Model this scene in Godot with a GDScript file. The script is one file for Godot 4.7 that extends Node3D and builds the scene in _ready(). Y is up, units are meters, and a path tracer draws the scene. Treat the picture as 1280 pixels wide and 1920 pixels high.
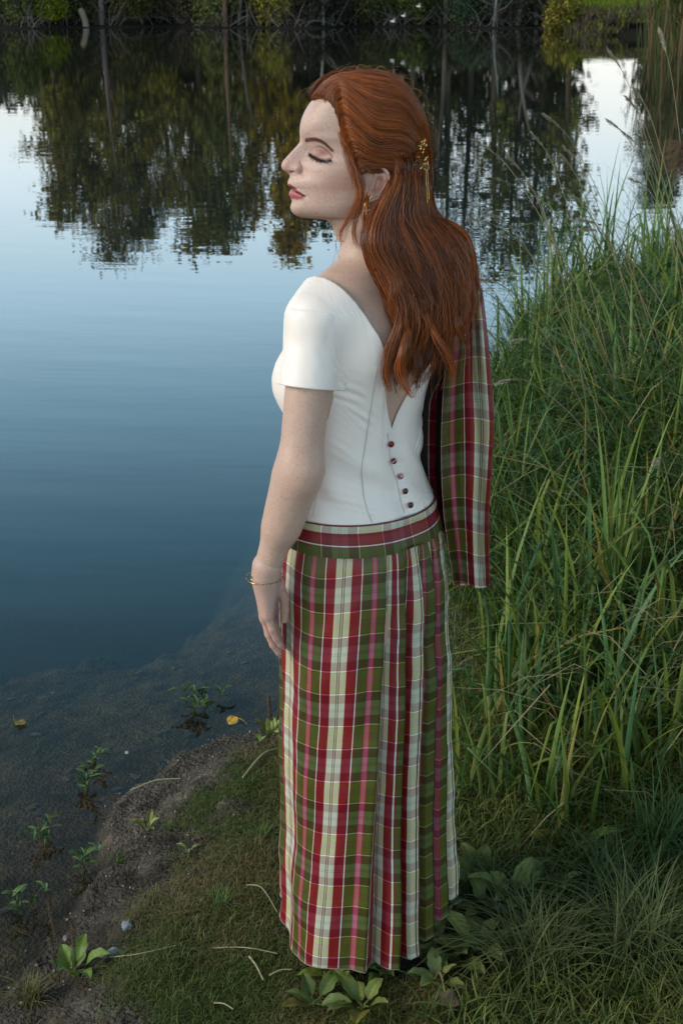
extends Node3D
# A woman in a white bodice and plaid skirt on the bank of a pond at dusk.
# Water level is y = 0, the ground at her feet y = 0.12, the camera stands 1.98 m above the water.

const FPX := 2667.0        # focal length in pixels of the 1280 x 1920 photograph
const CAMY := 1.98
const PITCH := 20.9
const AX := Vector3(0.055, 0.12, -2.42)   # the woman's base
var cp := cos(deg_to_rad(PITCH))
var sp := sin(deg_to_rad(PITCH))
var rng := RandomNumberGenerator.new()
var nz := FastNoiseLite.new()
var M := {}
var used := {}


class MB:
	var v := PackedVector3Array()
	var c := PackedColorArray()
	var uv := PackedVector2Array()
	var ix := PackedInt32Array()
	func add(p: Vector3, col := Color.WHITE, t := Vector2.ZERO) -> int:
		v.append(p); c.append(col); uv.append(t)
		return v.size() - 1
	func tri(a: int, b: int, d: int) -> void:
		ix.append(a); ix.append(b); ix.append(d)
	func quad(a: int, b: int, d: int, e: int) -> void:
		ix.append(a); ix.append(b); ix.append(d); ix.append(a); ix.append(d); ix.append(e)
	func lattice(base: int, rows: int, cols: int, wrap := false) -> void:
		for r in rows - 1:
			for k in (cols if wrap else cols - 1):
				var k2 := (k + 1) % cols
				quad(base + r * cols + k, base + r * cols + k2, base + (r + 1) * cols + k2, base + (r + 1) * cols + k)
	func tube(pts: PackedVector3Array, radii: PackedFloat32Array, sides: int, col: Color, col2 := Color(-1, 0, 0), cap := true) -> void:
		var n := pts.size()
		var base := v.size()
		var side := Vector3.ZERO
		for i in n:
			var t := (pts[mini(i + 1, n - 1)] - pts[maxi(i - 1, 0)]).normalized()
			if side == Vector3.ZERO:
				side = t.cross(Vector3(0.31, 0.17, 0.93)).normalized()
			side = (side - t * side.dot(t)).normalized()
			var up := t.cross(side)
			var cc := col if col2.r < 0.0 else col.lerp(col2, float(i) / (n - 1))
			for k in sides:
				var a := TAU * k / sides
				add(pts[i] + (side * cos(a) + up * sin(a)) * radii[i], cc, Vector2(float(k) / sides, float(i) / (n - 1)))
		lattice(base, n, sides, true)
		if cap:
			var e0 := add(pts[0], col, Vector2.ZERO)
			var e1 := add(pts[n - 1], col if col2.r < 0.0 else col2, Vector2.ONE)
			for k in sides:
				tri(e0, base + (k + 1) % sides, base + k)
				tri(e1, base + (n - 1) * sides + k, base + (n - 1) * sides + (k + 1) % sides)
	# a ribbon that tapers to a point: a blade of grass, with a fold along its middle
	func blade(pts: PackedVector3Array, w: float, col: Color, tip: Color, fold := 0.25, across := Vector3.ZERO) -> void:
		var n := pts.size()
		var base := v.size()
		var sd := across
		if sd == Vector3.ZERO:
			sd = (pts[n - 1] - pts[0]).cross(Vector3.UP)
			if sd.length() < 0.01: sd = Vector3(1, 0, 0.3)
		sd = sd.normalized()
		for i in n:
			var f := float(i) / (n - 1)
			var ww := w * (0.75 + 0.25 * sin(minf(f * 4.0, 1.57))) * (1.0 - pow(f, 2.2))
			var t := (pts[mini(i + 1, n - 1)] - pts[maxi(i - 1, 0)]).normalized()
			var nn := sd.cross(t).normalized()
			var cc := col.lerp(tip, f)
			add(pts[i] - sd * ww * 0.5, cc)
			add(pts[i] + nn * ww * fold, cc)
			add(pts[i] + sd * ww * 0.5, cc)
		for i in n - 1:
			var b := base + i * 3
			quad(b, b + 3, b + 4, b + 1)
			quad(b + 1, b + 4, b + 5, b + 2)
	func box(lo: Vector3, hi: Vector3, col := Color.WHITE) -> void:
		for ax in 3:
			for s in 2:
				var p := []
				for q in [[0, 0], [1, 0], [1, 1], [0, 1]]:
					var e := Vector3.ZERO
					e[ax] = hi[ax] if s == 1 else lo[ax]
					e[(ax + 1) % 3] = hi[(ax + 1) % 3] if q[0] == 1 else lo[(ax + 1) % 3]
					e[(ax + 2) % 3] = hi[(ax + 2) % 3] if q[1] == 1 else lo[(ax + 2) % 3]
					p.append(add(e, col))
				if s == 1: quad(p[3], p[2], p[1], p[0])
				else: quad(p[0], p[1], p[2], p[3])
	func ball(o: Vector3, r: Vector3, seg: int, col: Color) -> void:
		var base := v.size()
		for i in seg + 1:
			for k in seg * 2:
				var a := PI * i / seg
				var b := PI * k / seg
				add(o + Vector3(sin(a) * cos(b), cos(a), sin(a) * sin(b)) * r, col)
		lattice(base, seg + 1, seg * 2, true)
	func mesh() -> ArrayMesh:
		var nn := PackedVector3Array()
		nn.resize(v.size())
		for i in range(0, ix.size(), 3):
			var n := (v[ix[i + 2]] - v[ix[i]]).cross(v[ix[i + 1]] - v[ix[i]])
			nn[ix[i]] += n; nn[ix[i + 1]] += n; nn[ix[i + 2]] += n
		for i in nn.size():
			nn[i] = nn[i].normalized() if nn[i].length_squared() > 1e-24 else Vector3.UP
		var a := []
		a.resize(Mesh.ARRAY_MAX)
		a[Mesh.ARRAY_VERTEX] = v; a[Mesh.ARRAY_NORMAL] = nn; a[Mesh.ARRAY_COLOR] = c; a[Mesh.ARRAY_TEX_UV] = uv; a[Mesh.ARRAY_INDEX] = ix
		var m := ArrayMesh.new()
		m.add_surface_from_arrays(Mesh.PRIMITIVE_TRIANGLES, a)
		return m
	func shift(o: Vector3) -> void:
		for i in v.size(): v[i] -= o


# ---- a point in the world from a direction of sight and a horizontal distance
func ray(x: float, y: float) -> Vector3:
	var cx := (x - 640.0) / FPX
	var cy := -(y - 960.0) / FPX
	return Vector3(cx, cy * cp - sp, -cy * sp - cp)
func P(x: float, y: float, d: float) -> Vector3:
	var r := ray(x, y)
	return Vector3(0, CAMY, 0) + r * (d / -r.z)
func G(x: float, y: float, h := 0.0) -> Vector3:
	var r := ray(x, y)
	return Vector3(0, CAMY, 0) + r * ((h - CAMY) / r.y)
func L(r: float, g: float, b: float) -> Color:      # linear colour for vertex colours
	return Color(r, g, b)
func S(r: float, g: float, b: float) -> Color:      # 0..255 sRGB to linear
	return Color(r / 255.0, g / 255.0, b / 255.0).srgb_to_linear()


func numbered(called: String) -> String:
	var n: int = used.get(called, 0)
	used[called] = n + 1
	return called if n == 0 else "%s_%03d" % [called, n]
func tag(o: Node, label := "", category := "", group := "", kind := "") -> Node:
	if label: o.set_meta("label", label)
	if category: o.set_meta("category", category)
	if group: o.set_meta("group", group)
	if kind: o.set_meta("kind", kind)
	return o
func obj(called: String, m: Mesh, mat: Material, parent: Node = self) -> MeshInstance3D:
	var o := MeshInstance3D.new()
	if parent == self: o.name = numbered(called)
	else:
		var n := 0
		for k in parent.get_children():
			if k.name == called or String(k.name).begins_with(called + "_0"): n += 1
		o.name = called if n == 0 else "%s_%03d" % [called, n]
	o.mesh = m
	o.material_override = mat
	parent.add_child(o, true)
	return o
func thing(called: String, label: String, category: String, at := Vector3.ZERO, group := "") -> Node3D:
	var o := Node3D.new()
	o.name = numbered(called)
	add_child(o, true)
	o.position = at
	tag(o, label, category, group)
	return o
func many(called: String, m: Mesh, mat: Material, ts: Array, cols: Array, parent: Node = self) -> MultiMeshInstance3D:
	var mm := MultiMesh.new()
	mm.transform_format = MultiMesh.TRANSFORM_3D
	mm.use_colors = true
	mm.mesh = m
	mm.instance_count = ts.size()
	for i in ts.size():
		mm.set_instance_transform(i, ts[i])
		mm.set_instance_color(i, cols[i])
	var o := MultiMeshInstance3D.new()
	o.name = numbered(called) if parent == self else called
	o.multimesh = mm
	o.material_override = mat
	parent.add_child(o, true)
	return o
func mat(called: String, rough := 0.8, metal := 0.0, spec := 0.5) -> StandardMaterial3D:
	var m := StandardMaterial3D.new()
	m.resource_name = called
	m.vertex_color_use_as_albedo = true
	m.roughness = rough
	m.metallic = metal
	m.metallic_specular = spec
	M[called] = m
	return m
func rf(a: float, b: float) -> float: return rng.randf_range(a, b)
func lut(t: Array, x: float) -> float:     # piecewise linear table [[x, y], ...]
	if x <= t[0][0]: return t[0][1]
	for i in range(1, t.size()):
		if x <= t[i][0]:
			return lerpf(t[i - 1][1], t[i][1], (x - t[i - 1][0]) / (t[i][0] - t[i - 1][0]))
	return t[-1][1]
func slut(t: Array, x: float) -> float:    # the same, smooth (Catmull-Rom)
	if x <= t[0][0]: return t[0][1]
	for i in range(1, t.size()):
		if x <= t[i][0]:
			var f: float = (x - t[i - 1][0]) / (t[i][0] - t[i - 1][0])
			var y0: float = t[maxi(i - 2, 0)][1]
			var y3: float = t[mini(i + 1, t.size() - 1)][1]
			return cubic_interpolate(t[i - 1][1], t[i][1], y0, y3, f)
	return t[-1][1]
func tlut(t: Array, x: float) -> float:    # smooth through unevenly spaced points, rounded where it starts from nothing
	if x <= t[0][0]: return t[0][1]
	for i in range(1, t.size()):
		if x <= t[i][0]:
			var x1: float = t[i - 1][0]
			var p0: Array = t[maxi(i - 2, 0)]
			var p3: Array = t[mini(i + 1, t.size() - 1)]
			var w: float = t[i][0] - x1
			var pre: float = p0[0] - x1 if i > 1 else -w
			var post: float = p3[0] - x1 if i + 1 < t.size() else 2.0 * w
			var y1: float = t[i - 1][1] * t[i - 1][1]
			var y2: float = t[i][1] * t[i][1]
			var y0: float = p0[1] * p0[1] if i > 1 else 2.0 * y1 - y2
			var y3: float = p3[1] * p3[1] if i + 1 < t.size() else 2.0 * y2 - y1
			return sqrt(maxf(0.0, cubic_interpolate_in_time(y1, y2, y0, y3, (x - x1) / w, w, pre, post)))
	return t[-1][1]
func smooth(a: float, b: float, x: float) -> float: return smoothstep(a, b, x)
func curve(pts: Array, n: int) -> PackedVector3Array:   # Catmull-Rom through points
	var out := PackedVector3Array()
	var m := pts.size() - 1
	for i in n:
		var f := float(i) / (n - 1) * m
		var k := mini(int(f), m - 1)
		var p0: Vector3 = pts[maxi(k - 1, 0)]
		var p1: Vector3 = pts[k]
		var p2: Vector3 = pts[k + 1]
		var p3: Vector3 = pts[mini(k + 2, m)]
		out.append(p1.cubic_interpolate(p2, p0, p3, f - k))
	return out
func radii(n: int, a: float, b: float) -> PackedFloat32Array:
	var out := PackedFloat32Array()
	for i in n: out.append(lerpf(a, b, float(i) / (n - 1)))
	return out


# ---------------------------------------------------------------- light, sky, camera
const SKY := [[0.0, 1.1, 1.0, 0.85], [5.0, 1.15, 1.22, 1.2], [8.0, 1.15, 1.42, 1.55], [12.4, 0.88, 1.34, 1.66], [16.5, 0.52, 0.96, 1.28], [22.0, 0.20, 0.50, 0.74], [28.0, 0.10, 0.25, 0.36], [36.0, 0.095, 0.135, 0.155], [50.0, 0.115, 0.155, 0.18], [90.0, 0.12, 0.155, 0.18]]
func sky_light(el: float, az: float) -> Color:     # el in degrees above the horizon, az from straight ahead (right positive)
	var c := Color(lut(SKY.map(func(k): return [k[0], k[1]]), el), lut(SKY.map(func(k): return [k[0], k[2]]), el), lut(SKY.map(func(k): return [k[0], k[3]]), el))
	var near := 0.5 + 0.5 * cos(deg_to_rad(az - 12.0))         # the after-glow lies ahead, a little to the right
	var g := exp(-pow(maxf(el, 0.0) / 7.0, 2.0))
	return c * lerpf(0.72, 1.0, near) + Color(0.9, 0.72, 0.45) * g * pow(near, 3.0)
func build_light() -> void:
	var cam := Camera3D.new()
	cam.name = "camera"
	cam.position = Vector3(0, CAMY, 0)
	cam.rotation_degrees.x = -PITCH
	cam.near = 0.05
	cam.far = 2000.0
	var at := CameraAttributesPhysical.new()
	at.frustum_focal_length = 12.0 / tan(atan(960.0 / FPX))
	at.frustum_focus_distance = 2.42
	at.exposure_aperture = 11.0
	at.frustum_near = 0.05
	at.frustum_far = 2000.0
	cam.attributes = at
	cam.fov = rad_to_deg(2.0 * atan(960.0 / FPX))
	add_child(cam)
	cam.current = true
	var e := Environment.new()
	e.background_mode = Environment.BG_SKY
	e.tonemap_mode = Environment.TONE_MAPPER_LINEAR
	e.tonemap_exposure = 1.6
	e.sdfgi_enabled = true
	e.ssao_enabled = true
	e.ssil_enabled = true
	var im := Image.create(512, 256, false, Image.FORMAT_RGBF)
	var cl := FastNoiseLite.new()
	cl.seed = 4; cl.frequency = 0.9; cl.fractal_octaves = 4
	for j in 256:
		var el := 90.0 - (j + 0.5) / 256.0 * 180.0
		if el < 0.0:
			im.fill_rect(Rect2i(0, j, 512, 1), Color(0.05, 0.06, 0.05))
			continue
		for i in 512:
			var az := ((i + 0.5) / 512.0 - 0.5) * 360.0
			var a := deg_to_rad(az)
			var q := cl.get_noise_3d(sin(a) * 1.6, el / 9.0, cos(a) * 1.6) * 0.12
			im.set_pixel(i, j, sky_light(el, az) * (1.0 + q) if el > 0.0 else Color(0.05, 0.06, 0.05))
	var ps := PanoramaSkyMaterial.new()
	ps.panorama = ImageTexture.create_from_image(im)
	var sky := Sky.new()
	sky.sky_material = ps
	e.sky = sky
	var we := WorldEnvironment.new()
	we.name = "world_environment"
	we.environment = e
	add_child(we)
	var flash := DirectionalLight3D.new()
	flash.name = "soft_flash"
	flash.light_energy = 0.5
	flash.light_color = Color(1.0, 0.96, 0.90)
	flash.light_angular_distance = 26.0
	flash.shadow_enabled = true
	add_child(flash)
	flash.look_at_from_position(Vector3.ZERO, -Vector3(-0.86, 0.48, 0.27), Vector3.UP)   # stands in for a soft flash: from the left, low, behind the camera


# ---------------------------------------------------------------- ground and water
const SHORE := [[-3.5, 1.2], [-1.6, 1.9], [-0.70, 2.34], [-0.64, 2.52], [-0.60, 2.70], [-0.555, 2.83], [-0.585, 2.96], [-0.54, 3.16], [-0.42, 3.33], [-0.31, 3.43], [-0.15, 3.56], [0.12, 4.0], [0.42, 5.1], [0.74, 6.8], [1.0, 7.9], [1.7, 9.0], [3.4, 9.8], [9.0, 11.5], [26.0, 22.0], [34.0, 40.0], [36.0, 60.0]]
func shore_dist(x: float, d: float) -> float:      # metres to the near shoreline, positive on land
	var best := 1e9
	var sgn := 1.0
	for i in SHORE.size() - 1:
		var a := Vector2(SHORE[i][0], SHORE[i][1])
		var b := Vector2(SHORE[i + 1][0], SHORE[i + 1][1])
		var p := Vector2(x, d)
		var ab := b - a
		var t := clampf((p - a).dot(ab) / ab.length_squared(), 0.0, 1.0)
		var q := p - a - ab * t
		var l := q.length()
		if l < best:
			best = l
			sgn = 1.0 if ab.cross(p - a) < 0.0 else -1.0
	return best * sgn
func far_edge(x: float) -> float:                  # distance of the far shore
	return 54.5 + 0.8 * sin(x * 0.7) + 0.5 * sin(x * 1.9 + 1.0) - 8.0 * smooth(7.0, 9.5, x)
func height(x: float, d: float) -> float:
	var far := d - far_edge(x)
	if far > -6.0:
		var hf := lerpf(-1.2, 0.05, smooth(-6.0, 0.0, far)) if far < 0.0 else 0.05 + 0.35 * smooth(0.0, 1.2, far) + 0.055 * far
		hf += 0.12 * nz.get_noise_2d(x * 9.0, d * 9.0) * smooth(-1.0, 1.0, far)
		var sdn := shore_dist(x, d)
		if sdn > 0.0: hf = maxf(hf, 0.1 + 0.4 * smooth(0.0, 2.0, sdn))
		return hf
	var s := shore_dist(x, d)
	if d < 5.0: s += 0.035 * nz.get_noise_2d(x * 75.0, d * 75.0) + 0.02 * nz.get_noise_2d(x * 210.0 + 9.0, d * 210.0)
	var n := 0.012 * nz.get_noise_2d(x * 90.0, d * 90.0) + 0.006 * nz.get_noise_2d(x * 260.0, d * 260.0)
	if s > 0.0:
		var h := 0.035 * smooth(0.0, 0.03, s) + 0.085 * smooth(0.02, 0.34, s)
		var right := smooth(0.42, 1.3, x) * smooth(2.2, 3.6, d)     # the right bank climbs away from the path
		h += 0.34 * right * smooth(0.05, 1.1, s) * smooth(9.8, 6.5, d) + 0.25 * smooth(1.5, 6.0, s)
		return h + n * smooth(0.0, 0.1, s) * (1.6 if s < 0.35 else 1.0)
	var u := -s
	var shelf := -0.014 - 0.16 * pow(smooth(0.0, 1.1, u), 1.2)
	var ledge := 0.64 - 0.22 * smooth(-0.62, -0.25, x) + 0.10 * nz.get_noise_2d(x * 22.0, d * 22.0) + 0.34 * smooth(-0.5, -1.0, x)
	var deep := smooth(ledge, ledge + 0.35 + 0.75 * smooth(-0.75, -0.25, x), u)
	return lerpf(shelf + n * 1.3, -0.75 - 0.35 * minf(u * 0.4, 2.0), deep)
func axis(stops: Array) -> PackedFloat32Array:     # [[from, to, step], ...]
	var o := PackedFloat32Array()
	for s in stops:
		var x: float = s[0]
		while x < s[1] - 1e-4:
			o.append(x)
			x += s[2]
	o.append(stops[-1][1])
	return o
func build_ground() -> void:
	var xs := axis([[-900, -100, 160], [-100, -30, 10], [-30, -4, 1.0], [-4, -1.2, 0.12], [-1.2, 1.3, 0.0165], [1.3, 4.0, 0.12], [4, 30, 1.0], [30, 100, 10], [100, 900, 160]])
	var ds := axis([[-40, 0, 8], [0, 1.6, 0.2], [1.6, 1.95, 0.05], [1.95, 4.5, 0.0165], [4.5, 9, 0.15], [9, 46, 1.0], [46, 66, 0.5], [66, 120, 6], [120, 1500, 230]])
	var b := MB.new()
	for d in ds:
		for x in xs:
			var h := height(x, d)
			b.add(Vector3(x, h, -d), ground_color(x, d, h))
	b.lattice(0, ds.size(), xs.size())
	var m := mat("soil", 0.92, 0.0, 0.3)
	m.uv1_triplanar = true
	m.uv1_world_triplanar = true
	m.uv1_scale = Vector3.ONE * 2.4
	m.albedo_texture = noise_tex(512, 5, 0.02, 0.55, 1.0, 5)
	m.detail_enabled = true
	m.detail_blend_mode = BaseMaterial3D.BLEND_MODE_MUL
	m.detail_albedo = grit_tex()
	m.heightmap_enabled = true
	m.heightmap_scale = 1.1
	m.heightmap_texture = noise_tex(512, 8, 0.05, 0.0, 1.0, 5)
	tag(obj("ground", b.mesh(), m), "", "", "", "structure")
	var w := MB.new()
	var wx := axis([[-60, -6, 9], [-6, 3, 0.75], [3, 60, 6]])
	var wd := axis([[1.0, 6, 0.5], [6, 60, 4.5]])
	for d in wd:
		for x in wx:
			w.add(Vector3(x, 0.0, -d), Color.WHITE, Vector2(x, d))
	w.lattice(0, wd.size(), wx.size())
	var wm := StandardMaterial3D.new()
	wm.resource_name = "water"
	wm.transparency = BaseMaterial3D.TRANSPARENCY_ALPHA
	wm.albedo_color = Color(S(20, 40, 40).linear_to_srgb(), 0.02)
	wm.roughness = 0.0
	wm.metallic_specular = 0.5
	wm.normal_enabled = true
	wm.normal_texture = ripple_tex()
	wm.normal_scale = 0.0040
	wm.uv1_scale = Vector3(0.42, 0.95, 1)
	tag(obj("water", w.mesh(), wm), "", "", "", "structure")
func ground_color(x: float, d: float, h: float) -> Color:
	var v := 0.85 + 0.5 * nz.get_noise_2d(x * 60.0, d * 60.0) + 0.45 * nz.get_noise_2d(x * 190.0, d * 190.0) + 0.3 * nz.get_noise_2d(x * 420.0, d * 420.0)
	if d > 40.0:
		var g := L(0.035, 0.036, 0.026)
		if x > 5.0 and h > 0.75: g = L(0.11, 0.16, 0.02)
		return g * v
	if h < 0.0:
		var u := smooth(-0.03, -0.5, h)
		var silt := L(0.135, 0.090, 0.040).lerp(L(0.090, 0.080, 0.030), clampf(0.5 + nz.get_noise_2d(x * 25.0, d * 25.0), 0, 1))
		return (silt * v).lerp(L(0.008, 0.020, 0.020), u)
	var s := smooth(0.0, 0.12, h)
	var mud := L(0.17, 0.142, 0.112).lerp(L(0.29, 0.242, 0.195), clampf(nz.get_noise_2d(x * 30.0 + 50.0, d * 30.0) * 1.4 + 0.3, 0, 1))
	var soil := L(0.10, 0.085, 0.058)
	return mud.lerp(soil, smooth(0.25, 0.6, shore_dist(x, d))) * v * lerpf(0.62, 1.0, smooth(0.0, 0.035, h)) + Color(0, 0, 0) * s
func noise_tex(side: int, sd: int, freq: float, lo: float, hi: float, oct := 4) -> NoiseTexture2D:
	var t := NoiseTexture2D.new()
	t.width = side; t.height = side; t.seamless = true; t.normalize = true
	var n := FastNoiseLite.new()
	n.seed = sd; n.frequency = freq; n.fractal_octaves = oct; n.noise_type = FastNoiseLite.TYPE_SIMPLEX
	t.noise = n
	var g := Gradient.new()
	g.set_color(0, Color(lo, lo, lo)); g.set_color(1, Color(hi, hi, hi))
	t.color_ramp = g
	return t
func grit_tex() -> ImageTexture:
	var im := Image.create(512, 512, false, Image.FORMAT_RGB8)
	im.fill(Color(0.86, 0.86, 0.86))
	var r := RandomNumberGenerator.new()
	r.seed = 77
	for i in 5200:
		var k := r.randf()
		var c := Color(0.68, 0.64, 0.6) if k < 0.5 else Color(1, 0.98, 0.93) if k < 0.8 else Color(0.75, 0.62, 0.5)
		var s := 1 + int(r.randf() * r.randf() * 7.0)
		im.fill_rect(Rect2i(r.randi() % 512, r.randi() % 512, s, maxi(1, s - r.randi() % 3)), c)
	return ImageTexture.create_from_image(im)
func ripple_tex() -> ImageTexture:                  # slopes of small wind ripples, a few wave trains and noise
	var side := 256
	var im := Image.create(side, side, false, Image.FORMAT_RGB8)
	var r := RandomNumberGenerator.new()
	r.seed = 31
	var ws := []
	for i in 34:
		var kx := r.randi_range(-5, 5)
		var ky := r.randi_range(2, 13)
		ws.append([kx, ky, r.randf() * TAU, 1.0 / pow(Vector2(kx, ky).length(), 0.35)])
	var sx := PackedFloat32Array()
	for j in side:
		for i in side:
			var gx := 0.0
			var gy := 0.0
			for w in ws:
				var ph: float = TAU * (w[0] * i + w[1] * j) / side + w[2]
				var a: float = w[3] * cos(ph)
				var l := Vector2(w[0], w[1]).normalized()
				gx += a * l.x
				gy += a * l.y
			im.set_pixel(i, j, Color(0.5 + gx * 0.085, 0.5 + gy * 0.085, 1.0))
	return ImageTexture.create_from_image(im)


# ---------------------------------------------------------------- far bank
func leaf_clump(n: int, spread: float, size: float, droop: float, sd: int) -> ArrayMesh:
	var r := RandomNumberGenerator.new()
	r.seed = sd
	var b := MB.new()
	for i in n:
		var o := Vector3(r.randfn(0, 1), r.randfn(0, 1), r.randfn(0, 1)) * spread * 0.45
		var dir := Vector3(r.randf_range(-1, 1), r.randf_range(-1, 0.6) - droop, r.randf_range(-1, 1)).normalized()
		var sd2 := dir.cross(Vector3(r.randf_range(-1, 1), 1, r.randf_range(-1, 1))).normalized() * size * 0.32
		var l := size * r.randf_range(0.7, 1.3)
		var v := r.randf_range(0.7, 1.3)
		var c := Color(v, v, v)
		var p0 := b.add(o, c)
		var p1 := b.add(o + dir * l * 0.5 + sd2, c)
		var p2 := b.add(o + dir * l, c)
		var p3 := b.add(o + dir * l * 0.5 - sd2, c)
		b.quad(p0, p1, p2, p3)
	return b.mesh()
func tree(called: String, label: String, x: float, d: float, h: float, wide: float, col: Color, sparse: float, lean := 0.0, bare := 0.25, group := "trees along the far bank") -> void:
	var y0 := height(x, d) - 0.1
	var t := thing(called, label, "tree", Vector3(x, y0, -d), group)
	var b := MB.new()
	var top := Vector3(lean * h, h * 0.94, rf(-0.3, 0.3))
	var spine := curve([Vector3.ZERO, Vector3(lean * h * 0.25 + rf(-0.1, 0.1), h * 0.33, 0), Vector3(lean * h * 0.6 + rf(-0.15, 0.15), h * 0.66, 0), top], 12)
	var bark := L(0.075, 0.064, 0.046) * rf(0.7, 1.5)
	var r0 := 0.030 + h * 0.010
	b.tube(spine, radii(12, r0 * 1.25, 0.015), 7, bark)
	var ts := []
	var cols := []
	var nl := int(8 + h * 1.6)
	for i in nl:
		var f := lerpf(bare, 0.97, (i + rf(0, 0.9)) / nl)
		var k := clampi(int(f * 11), 0, 10)
		var p: Vector3 = spine[k].lerp(spine[k + 1], f * 11 - k)
		var env := wide * (0.35 + 0.65 * sin(clampf((f - bare) / (1.0 - bare), 0, 1) * 2.6 + 0.35)) * rf(0.55, 1.15)
		var a := rf(0, TAU)
		var dir := Vector3(cos(a), 0, sin(a))
		var e := p + dir * env + Vector3(0, env * rf(0.2, 0.7), 0)
		var lp := curve([p, p.lerp(e, 0.5) + Vector3(0, env * 0.12, 0), e], 6)
		b.tube(lp, radii(6, r0 * 0.34 * (1.1 - f), 0.008), 4, bark, Color(-1, 0, 0), false)
		var m := int(40 * (1.0 - sparse) * (0.6 + env) * (1.0 - 0.75 * sparse * smooth(0.35, 0.8, f)))
		for j in m:
			var q: Vector3 = lp[clampi(int(rf(1.5, 6.0)), 0, 5)] + Vector3(rng.randfn(), rng.randfn() * 0.9 - 0.1, rng.randfn()) * (0.20 + 0.17 * env)
			ts.append(Transform3D(Basis.from_euler(Vector3(rf(-0.5, 0.5), rf(0, TAU), rf(-0.5, 0.5))).scaled(Vector3.ONE * rf(0.7, 1.4)), q))
			var v := rf(0.55, 1.45)
			cols.append(Color(col.r * v * rf(0.85, 1.2), col.g * v, col.b * v))
	tag(obj("trunk", b.mesh(), M.bark, t), "")
	tag(many("crown", M.clump_mesh[rng.randi() % 3], M.leaf, ts, cols, t), "", "", "", "stuff")
func bush(called: String, label: String, x: float, d: float, w: float, h: float, col: Color, dense: float, twig: Color, group := "") -> void:
	var t := thing(called, label, "bush", Vector3(x, height(x, d), -d), group)
	var b := MB.new()
	var ts := []
	var cols := []
	for i in int(22 * w + 8):
		var a := rf(0, TAU)
		var rr := sqrt(rf(0, 1)) * w * 0.5
		var e := Vector3(cos(a) * rr, h * rf(0.55, 1.0) * (1.0 - 0.55 * pow(rr / (w * 0.5), 2.0)), sin(a) * rr * 0.7)
		var s := Vector3(e.x * rf(0.3, 0.7), -0.05, e.z * 0.5)
		var lp := curve([s, s.lerp(e, 0.55) + Vector3(rf(-0.1, 0.1), h * 0.12, rf(-0.1, 0.1)), e], 6)
		b.tube(lp, radii(6, rf(0.012, 0.03), 0.005), 4, twig * rf(0.6, 1.3), Color(-1, 0, 0), false)
		for j in int(26 * dense):
			var q: Vector3 = lp[rng.randi_range(1, 5)] + Vector3(rng.randfn(), rng.randfn(), rng.randfn()) * 0.16
			ts.append(Transform3D(Basis.from_euler(Vector3(rf(-0.6, 0.6), rf(0, TAU), rf(-0.6, 0.6))).scaled(Vector3.ONE * rf(0.35, 0.75)), Vector3(q.x, maxf(q.y, 0.0), q.z)))
			var v := rf(0.5, 1.5)
			cols.append(Color(col.r * v, col.g * v, col.b * v))
	obj("branches", b.mesh(), M.bark, t)
	if ts.size():
		tag(many("foliage", M.clump_mesh[rng.randi() % 3], M.leaf, ts, cols, t), "", "", "", "stuff")
func wx(px: float, d: float) -> float:       # sideways metres at a distance, along a direction of sight near the far bank
	return (px - 640.0) / FPX * (d * cp + 1.6 * sp)
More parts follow.
